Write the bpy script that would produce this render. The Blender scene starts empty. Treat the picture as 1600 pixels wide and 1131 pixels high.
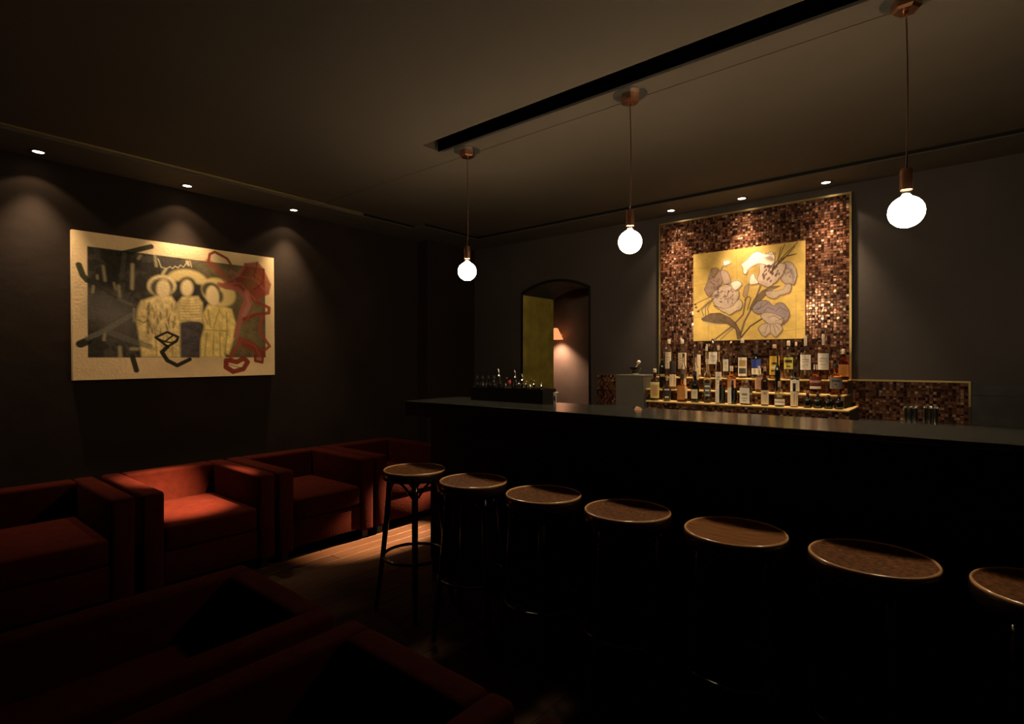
import bpy, bmesh, math, random
import numpy as np
from mathutils import Vector, Matrix

random.seed(7)
SC = bpy.context.scene
COL = SC.collection

# ------------------------------------------------------------------ camera, world, lights, exposure
H = 1.41                                   # eye height
FPX, CX, HY = 845.0, 800.0, 564.0          # focal length and horizon of the 1600x1131 frame
TH = math.atan2(695.0, 845.0)
cd = bpy.data.cameras.new('camera')
cd.sensor_width = 36.0
cd.lens = 36.0 * FPX / 1600.0
cd.shift_y = -(565.5 - HY) / 1600.0
cd.clip_start = 0.02
cam = bpy.data.objects.new('camera', cd)
cam.location = (0, 0, H)
cam.rotation_euler = (math.pi / 2, 0, TH)
COL.objects.link(cam)
SC.camera = cam
w = bpy.data.worlds.new('world')
SC.world = w
w.use_nodes = True
w.node_tree.nodes['Background'].inputs[0].default_value = (0.9, 0.7, 0.5, 1)
w.node_tree.nodes['Background'].inputs[1].default_value = 0.0
SC.view_settings.view_transform = 'Standard'
SC.view_settings.look = 'None'
SC.view_settings.exposure = 0.0
SC.view_settings.gamma = 1.0
SC.view_settings.use_curve_mapping = False
BACK_SPOT_W, LEFT_SPOT_W = 145.0, 115.0      # recessed spots over the back bar and over the left wall
BULB_L = 155.0                              # radiance of the pendant globes

S_, C_ = math.sin(TH), math.cos(TH)
def ray(x):
    u = (x - CX) / FPX
    return (-S_ + C_ * u, C_ + S_ * u, math.sqrt(1 + u * u))
def PY(x, y, Y):
    a, b, _ = ray(x); d = Y / b
    return Vector((a * d, Y, H - (y - HY) * d / FPX))
def PX(x, y, X):
    a, b, _ = ray(x); d = X / a
    return Vector((X, b * d, H - (y - HY) * d / FPX))
def PZ(x, y, Z):
    a, b, _ = ray(x); d = (H - Z) * FPX / (y - HY)
    return Vector((a * d, b * d, Z))

# ------------------------------------------------------------------ materials
def nodes(name):
    m = bpy.data.materials.new(name); m.use_nodes = True
    nt = m.node_tree
    return m, nt, nt.nodes['Principled BSDF']
def mat(name, col, rough=0.5, metal=0.0, var=0.15, scale=8.0, bump=0.0, bscale=None, spec=0.5,
        stretch=None, coat=0.0, sheen=0.0, emit=None, estr=0.0):
    m, nt, b = nodes(name)
    b.inputs['Roughness'].default_value = rough
    b.inputs['Metallic'].default_value = metal
    b.inputs['Specular IOR Level'].default_value = spec
    b.inputs['Coat Weight'].default_value = coat
    b.inputs['Coat Roughness'].default_value = 0.1
    b.inputs['Sheen Weight'].default_value = sheen
    tc = nt.nodes.new('ShaderNodeTexCoord')
    mp = nt.nodes.new('ShaderNodeMapping')
    if stretch: mp.inputs['Scale'].default_value = stretch
    nt.links.new(tc.outputs['Object'], mp.inputs[0])
    n = nt.nodes.new('ShaderNodeTexNoise')
    n.inputs['Scale'].default_value = scale; n.inputs['Detail'].default_value = 5
    nt.links.new(mp.outputs[0], n.inputs['Vector'])
    r = nt.nodes.new('ShaderNodeValToRGB')
    r.color_ramp.elements[0].position = 0.3; r.color_ramp.elements[1].position = 0.7
    lo = [max(0, c * (1 - var)) for c in col]; hi = [min(1, c * (1 + var)) for c in col]
    r.color_ramp.elements[0].color = (*lo, 1); r.color_ramp.elements[1].color = (*hi, 1)
    nt.links.new(n.outputs['Fac'], r.inputs[0])
    nt.links.new(r.outputs[0], b.inputs['Base Color'])
    if bump:
        n2 = nt.nodes.new('ShaderNodeTexNoise')
        n2.inputs['Scale'].default_value = bscale or scale * 4; n2.inputs['Detail'].default_value = 6
        nt.links.new(mp.outputs[0], n2.inputs['Vector'])
        bp = nt.nodes.new('ShaderNodeBump'); bp.inputs['Strength'].default_value = bump
        bp.inputs['Distance'].default_value = 0.01
        nt.links.new(n2.outputs['Fac'], bp.inputs['Height']); nt.links.new(bp.outputs[0], b.inputs['Normal'])
    if emit:
        b.inputs['Emission Color'].default_value = (*emit, 1); b.inputs['Emission Strength'].default_value = estr
    return m
def glass(name, col, rough=0.02, ior=1.45):
    m, nt, b = nodes(name)
    b.inputs['Base Color'].default_value = (*col, 1)
    b.inputs['Transmission Weight'].default_value = 1.0
    b.inputs['Roughness'].default_value = rough
    b.inputs['IOR'].default_value = ior
    n = nt.nodes.new('ShaderNodeTexNoise'); n.inputs['Scale'].default_value = 30
    bp = nt.nodes.new('ShaderNodeBump'); bp.inputs['Strength'].default_value = 0.03
    nt.links.new(n.outputs['Fac'], bp.inputs['Height']); nt.links.new(bp.outputs[0], b.inputs['Normal'])
    return m
def tile_mat(name, stops, metal=0.55, rough=0.3):
    m, nt, b = nodes(name)
    g = nt.nodes.new('ShaderNodeNewGeometry')
    r = nt.nodes.new('ShaderNodeValToRGB'); cr = r.color_ramp
    cr.elements[0].position, cr.elements[0].color = stops[0][0], (*stops[0][1], 1)
    cr.elements[1].position, cr.elements[1].color = stops[-1][0], (*stops[-1][1], 1)
    for p, c in stops[1:-1]:
        e = cr.elements.new(p); e.color = (*c, 1)
    nt.links.new(g.outputs['Random Per Island'], r.inputs[0])
    nt.links.new(r.outputs[0], b.inputs['Base Color'])
    b.inputs['Metallic'].default_value = metal; b.inputs['Roughness'].default_value = rough
    return m
def attr_mat(name, rough=0.6, metal=0.0, bump=0.15, bscale=90, spec=0.4, metal_attr=False):
    m, nt, b = nodes(name)
    a = nt.nodes.new('ShaderNodeVertexColor'); a.layer_name = 'paint'
    nt.links.new(a.outputs['Color'], b.inputs['Base Color'])
    b.inputs['Roughness'].default_value = rough; b.inputs['Metallic'].default_value = metal
    b.inputs['Specular IOR Level'].default_value = spec
    if metal_attr: nt.links.new(a.outputs['Alpha'], b.inputs['Metallic'])
    tc = nt.nodes.new('ShaderNodeTexCoord')
    n = nt.nodes.new('ShaderNodeTexNoise'); n.inputs['Scale'].default_value = bscale
    nt.links.new(tc.outputs['Object'], n.inputs['Vector'])
    bp = nt.nodes.new('ShaderNodeBump'); bp.inputs['Strength'].default_value = bump; bp.inputs['Distance'].default_value = 0.004
    nt.links.new(n.outputs['Fac'], bp.inputs['Height']); nt.links.new(bp.outputs[0], b.inputs['Normal'])
    return m

M = {}
M['wall'] = mat('dark_plaster', (0.043, 0.035, 0.031), 0.75, var=0.18, scale=1.7, bump=0.35, bscale=7)
M['wall_brown'] = mat('brown_black_plaster', (0.0185, 0.0125, 0.0088), 0.85, spec=0.12, var=0.2, scale=1.7, bump=0.4, bscale=7)
M['ceil'] = mat('ceiling_plaster', (0.066, 0.054, 0.041), 0.85, spec=0.2, var=0.08, scale=1.2, bump=0.08, bscale=5)
M['soffit'] = mat('soffit_paint', (0.060, 0.050, 0.040), 0.7, var=0.08)
M['black'] = mat('black_paint', (0.004, 0.004, 0.004), 0.6, spec=0.2)
M['gold_reveal'] = mat('old_gold_paint', (0.58, 0.47, 0.095), 0.5, metal=0.15, var=0.3, scale=5, bump=0.2)
M['corridor'] = mat('corridor_plaster', (0.26, 0.20, 0.165), 0.8, var=0.08)
M['subfloor'] = mat('subfloor', (0.01, 0.008, 0.006), 0.9)
M['plank'] = mat('oiled_oak', (0.030, 0.013, 0.0048), 0.5, spec=0.12, var=0.35, scale=6, stretch=(14, 1, 1), bump=0.1)
M['plank2'] = mat('oiled_oak_dark', (0.022, 0.0098, 0.0037), 0.5, spec=0.12, var=0.35, scale=6, stretch=(14, 1, 1), bump=0.1)
M['brass'] = mat('brass', (0.62, 0.46, 0.20), 0.32, metal=1.0, var=0.1)
M['copper'] = mat('copper', (0.72, 0.36, 0.22), 0.22, metal=1.0, var=0.08)
M['steel'] = mat('steel', (0.70, 0.69, 0.67), 0.18, metal=1.0, var=0.05)
M['stone'] = mat('dark_granite', (0.030, 0.031, 0.027), 0.16, var=0.55, scale=45, spec=0.5)
M['stone_d'] = mat('dark_slate', (0.018, 0.019, 0.016), 0.5, var=0.5, scale=12, bump=0.1)
M['blackwood'] = mat('black_lacquer', (0.006, 0.005, 0.005), 0.5, spec=0.25)
M['velvet'] = mat('red_velvet', (0.025, 0.0032, 0.0014), 0.9, var=0.15, scale=20, bump=0.12, bscale=60, spec=0.03)
M['seat'] = mat('burl_seat', (0.115, 0.040, 0.009), 0.5, var=0.95, scale=75, bump=0.1, spec=0.25)
M['seat_grain'] = mat('striped_seat', (0.165, 0.062, 0.015), 0.5, var=0.75, scale=9, stretch=(1, 18, 1), bump=0.1, spec=0.25)
M['rim_highlight'] = mat('seat_rim', (0.58, 0.32, 0.15), 0.25, var=0.2, coat=0.5)  # rim wood, lightened so its colour carries the edge highlight
M['stoolwood'] = mat('dark_bentwood', (0.016, 0.008, 0.005), 0.25, var=0.3, coat=0.5)
M['cable'] = mat('brown_cable', (0.10, 0.045, 0.03), 0.5)
M['bulb'] = mat('glowing_globe', (1, 0.9, 0.75), 0.1, emit=(1.0, 0.76, 0.47), estr=BULB_L)
M['lampdisc'] = mat('spot_lens', (1, 0.9, 0.8), 0.2, emit=(1.0, 0.80, 0.60), estr=14.0)
M['shade'] = mat('lit_shade', (0.9, 0.5, 0.3), 0.6, emit=(1.0, 0.30, 0.11), estr=1.3)
M['greybox'] = mat('grey_painted_box', (0.095, 0.083, 0.066), 0.6, var=0.08)
M['grout'] = mat('grout', (0.05, 0.03, 0.022), 0.8)
M['mosaic'] = tile_mat('copper_mosaic', [(0.0, (0.030, 0.010, 0.006)), (0.3, (0.09, 0.032, 0.018)), (0.55, (0.24, 0.10, 0.055)),
                       (0.82, (0.38, 0.18, 0.11)), (0.95, (0.55, 0.33, 0.22)), (1.0, (0.8, 0.6, 0.45))], 0.62, 0.20)
M['canvas'] = attr_mat('painted_canvas', 0.5, 0.0, 0.35, 60, 0.06)
M['gilded'] = attr_mat('gilded_painting', 0.36, 0.0, 0.12, 40, 0.12, metal_attr=True)
M['canvas_edge'] = mat('canvas_edge', (0.55, 0.42, 0.24), 0.8)
M['gold_edge'] = mat('gold_edge', (0.45, 0.32, 0.10), 0.5, metal=0.5)
M['clear'] = glass('clear_glass', (0.96, 0.95, 0.92), 0.07, 1.5)
M['amber'] = glass('amber_spirit', (0.80, 0.30, 0.06), ior=1.36)
M['pale'] = glass('pale_spirit', (0.92, 0.78, 0.52), 0.06, 1.36)
M['darkglass'] = mat('dark_glass', (0.008, 0.009, 0.008), 0.06, spec=0.6, coat=0.4)
M['brownglass'] = mat('brown_glass', (0.03, 0.013, 0.006), 0.06, spec=0.6, coat=0.4)
def paper(name, c): M[name] = mat(name, c, 0.7, var=0.05, scale=30)
paper('cream', (0.86, 0.72, 0.52)); paper('white', (0.90, 0.86, 0.78)); paper('yellow', (0.75, 0.52, 0.05))
paper('ygreen', (0.62, 0.60, 0.12)); paper('orange', (0.60, 0.25, 0.06)); paper('blue', (0.03, 0.07, 0.42))
paper('pink', (0.60, 0.36, 0.26)); paper('redlabel', (0.16, 0.03, 0.02)); paper('grey', (0.22, 0.20, 0.20))
paper('ink', (0.03, 0.02, 0.02)); paper('goldpaper', (0.5, 0.36, 0.12)); paper('cork', (0.45, 0.30, 0.17))
paper('redcap', (0.5, 0.06, 0.04)); paper('slate_paper', (0.10, 0.11, 0.10)); paper('bone', (0.68, 0.58, 0.46))
paper('terra', (0.55, 0.28, 0.16))

# ------------------------------------------------------------------ mesh helpers
def obj(name, bm, m, parent=None, smooth=False):
    me = bpy.data.meshes.new(name)
    bmesh.ops.recalc_face_normals(bm, faces=bm.faces)
    bm.to_mesh(me); bm.free()
    if not isinstance(m, (list, tuple)): m = [m]
    for k in m: me.materials.append(M[k])
    if smooth:
        for p in me.polygons: p.use_smooth = True
        if smooth == 'auto':
            me.set_sharp_from_angle(angle=math.radians(40))
    o = bpy.data.objects.new(name, me); COL.objects.link(o)
    if parent: o.parent = parent
    return o
def empty(name, loc=(0, 0, 0), rz=0.0):
    o = bpy.data.objects.new(name, None); COL.objects.link(o)
    o.location = loc; o.rotation_euler = (0, 0, rz); o.empty_display_size = 0.1
    return o
def tag(o, label, cat, group=None):
    o['label'] = label; o['category'] = cat
    if group: o['group'] = group
    return o
def struct(o): o['kind'] = 'structure'; return o
def stuff(o): o['kind'] = 'stuff'; return o
def copy_tree(o, parent=None):
    c = o.copy(); COL.objects.link(c); c.parent = parent
    for ch in list(o.children): copy_tree(ch, c)
    return c
def box(bm, x0, x1, y0, y1, z0, z1, mi=0):
    v = [bm.verts.new(p) for p in ((x0, y0, z0), (x1, y0, z0), (x1, y1, z0), (x0, y1, z0), (x0, y0, z1), (x1, y0, z1), (x1, y1, z1), (x0, y1, z1))]
    fs = [bm.faces.new([v[i] for i in q]) for q in ((3, 2, 1, 0), (4, 5, 6, 7), (0, 1, 5, 4), (1, 2, 6, 5), (2, 3, 7, 6), (3, 0, 4, 7))]
    for f in fs: f.material_index = mi
    return v
def B(*a):
    bm = bmesh.new(); box(bm, *a); return bm
def RB(x0, x1, y0, y1, z0, z1, r=0.01, seg=3):
    bm = bmesh.new(); box(bm, x0, x1, y0, y1, z0, z1)
    bmesh.ops.bevel(bm, geom=list(bm.edges), offset=r, segments=seg, profile=0.5, affect='EDGES')
    return bm
def lathe(prof, n=24, bm=None, c=(0, 0, 0), sq=None, rot=0.0, flat=1.0):
    """revolve (r,z) points; sq = superellipse exponent for squared bottles; flat squeezes depth"""
    bm = bm or bmesh.new()
    rings = []
    for r, z in prof:
        ring = []
        if r < 1e-6:
            ring = [bm.verts.new((c[0], c[1], c[2] + z))]
        else:
            for i in range(n):
                a = 2 * math.pi * i / n
                k = 1.0
                if sq:
                    k = 1.0 / ((abs(math.cos(a)) ** sq + abs(math.sin(a)) ** sq) ** (1.0 / sq))
                x, y = r * k * math.cos(a), r * k * math.sin(a) * flat
                xr = x * math.cos(rot) - y * math.sin(rot); yr = x * math.sin(rot) + y * math.cos(rot)
                ring.append(bm.verts.new((c[0] + xr, c[1] + yr, c[2] + z)))
        rings.append(ring)
    for a, b in zip(rings, rings[1:]):
        if len(a) == 1 and len(b) == 1: continue
        for i in range(n):
            j = (i + 1) % n
            if len(a) == 1: bm.faces.new((a[0], b[i], b[j]))
            elif len(b) == 1: bm.faces.new((a[i], a[j], b[0]))
            else: bm.faces.new((a[i], a[j], b[j], b[i]))
    return bm
def tube(pts, rad, n=8, bm=None, closed=False):
    bm = bm or bmesh.new()
    pts = [Vector(p) for p in pts]
    rads = rad if isinstance(rad, (list, tuple)) else [rad] * len(pts)
    rings = []; N = len(pts); prev = None
    for i, p in enumerate(pts):
        if closed: t = pts[(i + 1) % N] - pts[i - 1]
        else: t = pts[min(i + 1, N - 1)] - pts[max(i - 1, 0)]
        t.normalize()
        up = prev if prev is not None else (Vector((0, 0, 1)) if abs(t.z) < 0.9 else Vector((1, 0, 0)))
        s = t.cross(up).normalized(); u = s.cross(t).normalized(); prev = u
        rings.append([bm.verts.new(p + (s * math.cos(2 * math.pi * k / n) + u * math.sin(2 * math.pi * k / n)) * rads[i]) for k in range(n)])
    pairs = list(zip(rings, rings[1:])) + ([(rings[-1], rings[0])] if closed else [])
    for a, b in pairs:
        for k in range(n): bm.faces.new((a[k], a[(k + 1) % n], b[(k + 1) % n], b[k]))
    if not closed:
        bm.faces.new(rings[0]); bm.faces.new(rings[-1])
    return bm
def prism_xz(poly, y0, y1, bm=None, mi=0):
    bm = bm or bmesh.new()
    a = [bm.verts.new((x, y0, z)) for x, z in poly]; b = [bm.verts.new((x, y1, z)) for x, z in poly]
    fs = [bm.faces.new(a), bm.faces.new(b)]
    n = len(poly)
    for i in range(n):
        fs.append(bm.faces.new((a[i], a[(i + 1) % n], b[(i + 1) % n], b[i])))
    for f in fs: f.material_index = mi
    return bm

# ------------------------------------------------------------------ the room
YB, XL, XP = 4.80, -4.70, -4.54            # back wall, left wall, pier in the corner
YPIER = 4.04
ZS, ZC = 2.755, 2.785                      # soffit underside, main ceiling
XR, YF = 2.4, -2.6                         # right wall, wall behind the camera
DX0, DX1 = -3.79, -2.92                    # arched passage
ZSPR, ZAPX = 2.155, 2.262
WT = 0.605                                 # thickness of the back wall

floor = struct(obj('floor', B(XL - .2, XR + .2, YF - .2, 6.6, -0.10, -0.012), 'subfloor'))
pm = {}
def plank_mesh(L, k):
    if (L, k) not in pm:
        bm = RB(-0.0585, 0.0585, -L / 2 + .001, L / 2 - .001, -0.012, 0.0, 0.0015, 1)
        o = obj('plank', bm, ['plank', 'plank2'][k]); pm[(L, k)] = o.data; bpy.data.objects.remove(o)
    return pm[(L, k)]
rows = int((XR - XL) / 0.118)
for i in range(rows):
    y = YF; first = True
    while y < YB - 0.01:
        L = 1.0 if first and i % 2 else (2.0 if first and i % 3 == 0 else 1.6)
        first = False
        L = min(L, round(YB - y, 3))
        o = bpy.data.objects.new('plank', plank_mesh(L, random.random() < .45)); COL.objects.link(o)
        o.parent = floor; o.location = (XL + 0.0595 + i * 0.118, y + L / 2, 0); y += L

# left wall and the pier in its far corner
bm = B(XL - .2, XL, YF - .2, YB + WT, 0, 3.0); box(bm, XL, XP, YPIER, YB, 0, 3.0)
struct(obj('wall_left', bm, 'wall_brown'))
struct(obj('wall_right', B(XR, XR + .2, YF - .2, YB + WT, 0, 3.0), 'wall'))
struct(obj('wall_front', B(XL, XR, YF - .2, YF, 0, 3.0), 'wall'))
# back wall with the arched passage
def arch_pts(n=16, inset=0.0):
    half = (DX1 - DX0) / 2; rise = ZAPX - ZSPR
    R = (half * half + rise * rise) / (2 * rise); cx = (DX0 + DX1) / 2; cz = ZAPX - R
    a = math.asin(half / R)
    return [(cx + (R + inset) * math.sin(-a + 2 * a * i / n), cz + (R + inset) * math.cos(-a + 2 * a * i / n)) for i in range(n + 1)]
AP = arch_pts()
bm = bmesh.new()
def wall_box(x0, x1, z0, z1): box(bm, x0, x1, YB, YB + WT, z0, z1)
wall_box(XL, DX0, 0, 3.0); wall_box(DX1, XR, 0, 3.0)
for (xa, za), (xb, zb) in zip(AP, AP[1:]):
    prism_xz([(xa, za), (xb, zb), (xb, 3.0), (xa, 3.0)], YB, YB + WT, bm)
for f in bm.faces:
    c = f.calc_center_median(); 
    if abs(c.x - DX0) < 1e-4 and abs(f.normal.x if f.normal.length else 1) > -1 and c.y > YB + .1 and c.y < YB + WT - .1 and c.z < ZSPR - .2:
        f.material_index = 1
wb = struct(obj('wall_back', bm, ['wall', 'gold_reveal']))
# dark trim round the arch
bm = bmesh.new()
OUT = arch_pts(16, 0.03)
inn = [(DX0, 0)] + AP + [(DX1, 0)]
out = [(DX0 - .03, 0)] + [(min(max(x, DX0 - .03), DX1 + .03), z) for x, z in OUT] + [(DX1 + .03, 0)]
for (a, b, c, d) in zip(inn, inn[1:], out[1:], out):
    prism_xz([a, b, c, d], YB - 0.012, YB + 0.004, bm)
struct(obj('trim_1', bm, 'blackwood'))
# the corridor behind the arch
bm = B(-6.9, -1.9, 6.45, 6.6, 0, 2.9); box(bm, -7.0, -6.9, YB + WT, 6.6, 0, 2.9); box(bm, -1.9, -1.8, YB + WT, 6.6, 0, 2.9)
struct(obj('wall_corridor', bm, 'corridor'))
struct(obj('ceiling_corridor', B(-7.0, -1.8, YB + WT, 6.6, 2.65, 2.75), 'ceil'))

# ceiling with the long open channel
SX0, SY0, SY1, SDEP = -2.63, 2.30, 2.442, 0.16
YSTEP = 2.60
bm = B(XL, XR, YF, SY0, ZC, 3.0)
box(bm, XL, SX0, SY0, SY1, ZC, 3.0)
box(bm, XL, XR, SY1, YSTEP, ZC, 3.0)
box(bm, XL, XR, YSTEP, YB, ZC - 0.0025, 3.0)
box(bm, SX0, XR, SY0, SY1, ZC + SDEP, 3.0)
ceil = struct(obj('ceiling', bm, 'ceil'))
bm = bmesh.new()
box(bm, SX0, XR, SY1 - .006, SY1, ZC, ZC + SDEP)
box(bm, SX0, XR, SY0, SY0 + .006, ZC + .01, ZC + SDEP)
box(bm, SX0, XR, SY0 + .006, SY1 - .006, ZC + SDEP - .006, ZC + SDEP)
obj('channel_lining', bm, 'black', ceil)
obj('channel_rail', B(SX0 + .05, XR, SY1 - .03, SY1 - .006, ZC - .012, ZC + .02), 'black', ceil)
# dropped soffit along left and back wall
FL, FLP, FB = -4.262, -4.105, 4.385
bm = B(XL, FL, YF, 3.62, ZS, ZC); struct(obj('trim_2', bm, 'soffit'))
bm = B(XP, FLP, 3.62, YB, ZS, ZC); box(bm, XL, XP, 3.62, YPIER, ZS, ZC); box(bm, FLP, XR, FB, YB, ZS, ZC)
struct(obj('trim_3', bm, 'soffit'))
bm = B(FLP + .001, XR, FB - .006, FB - .0005, ZS + .006, ZC - .003); box(bm, FLP + .0005, FLP + .006, 3.62, FB - .007, ZS + .006, ZC - .003); box(bm, FL + .0005, FL + .006, YF, .44, ZS + .006, ZC - .003); box(bm, FL + .0005, FL + .006, 3.01, 3.615, ZS + .006, ZC - .003)
struct(obj('shadow_gap_strip', bm, 'black'))  # black strips painted in for the shadow gap at the soffit edge
bm = B(FL - .004, FL + .012, 0.45, 3.0, ZC - .012, ZC); struct(obj('trim_4', bm, 'brass'))

# ------------------------------------------------------------------ recessed spots
def spot(px, py, power, label, group):
    p = PZ(px, py, ZS)
    e = tag(empty('recessed_spotlight', p), label, 'spotlight', group)
    obj('trim_ring', lathe([(.030, -.001), (.031, -.006), (.043, -.005), (.045, 0.0), (.030, 0.0)], 24), 'soffit', e, True)
    obj('lens', lathe([(0, -.0042), (.020, -.0045), (.030, -.003), (.030, -.0005), (0, -.0005)], 24), 'lampdisc', e, True)
    for nm, en, size, bl in (('spot_beam', power, 68, 1.0), ('spot_spill', power * .05, 104, .12)):   # reflector core and spill
        l = bpy.data.lights.new(nm, 'SPOT'); l.energy = en; l.color = (1.0, 0.70, 0.43)
        l.spot_size = math.radians(size); l.spot_blend = bl; l.shadow_soft_size = 0.022
        lo = bpy.data.objects.new(nm, l); COL.objects.link(lo); lo.parent = e; lo.location = (0, 0, -.012)
    return p
for (x, y), t in zip([(59.8, 236.5), (292.5, 289.8), (459, 327.7)],
                     ['lit ceiling spot over bare wall before the painting\'s near edge', 'lit ceiling spot above the middle of the figure painting', 'lit ceiling spot past the red-ribboned end of the figure painting']):
    spot(x, y, LEFT_SPOT_W, t, 'spots in the soffit along the painting wall')
for (x, y), t in zip([(1048.5, 328.5), (1159, 309.5), (1290.5, 284.5)],
                     ['lit ceiling spot over the mosaic panel, first from the arched doorway', 'lit ceiling spot centred above the golden lily painting', 'lit ceiling spot over the mosaic panel, farthest from the arched doorway']):
    spot(x, y, BACK_SPOT_W, t, 'spots in the soffit above the mosaic panel')

# ------------------------------------------------------------------ pendants
def pendant(px, by, label):
    yrow = 2.545
    top = PY(px, 0, yrow); x = top.x
    zb = PY(px, by, yrow).z
    e = tag(empty('pendant_lamp', (x, yrow, ZC)), label, 'pendant lamp', 'globe pendants above the bar')
    obj('canopy_shadow_disc', lathe([(0, -.004), (.085, -.004), (.088, 0), (0, 0)], 32), 'stone_d', e)  # dark disc stands in for the shadow round the canopy
    can = bmesh.new(); lathe([(0, -.044), (.040, -.044), (.050, -.036), (.050, -.004), (0, -.004)], 6, can)
    cn = obj('canopy', can, 'copper', e)
    obj('canopy_nut', lathe([(0, -.056), (.009, -.056), (.012, -.044), (0, -.044)], 12), 'copper', cn)
    h = zb - ZC
    pts = [(0.004 * math.sin(t * 3.1), 0.003 * math.sin(t * 2.3), -.05 + (h + .165 + .05) * t) for t in [i / 10 for i in range(11)]]
    pts[0] = (0, 0, -.05); pts[-1] = (0, 0, h + .165)
    obj('cable', tube(pts, 0.0032, 6), 'cable', e, True)
    obj('socket', lathe([(0, h + .165), (.019, h + .163), (.021, h + .158), (.021, h + .082), (.016, h + .080), (0, h + .080)], 24), 'copper', e, 'auto')
    obj('bulb_cap', lathe([(0, h + .0805), (.0145, h + .0805), (.0145, h + .064), (0, h + .064)], 20), 'steel', e, True)
    prof = [(.0135, h + .066), (.016, h + .060)]
    for i in range(2, 17):
        a = math.pi * i / 16
        prof.append((.0595 * math.sin(a), h + .0595 * math.cos(a)))
    prof[-1] = (0, prof[-1][1])
    obj('globe_bulb', lathe(prof, 28), 'bulb', e, True)
pendant(730, 424, 'copper pendant with glowing globe bulb, hanging nearest the free end of the bar')
pendant(984.5, 378, 'copper pendant with glowing globe bulb, middle one of three over the bar')
pendant(1416, 331, 'copper pendant with glowing globe bulb, farthest from the free end of the bar')

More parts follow.
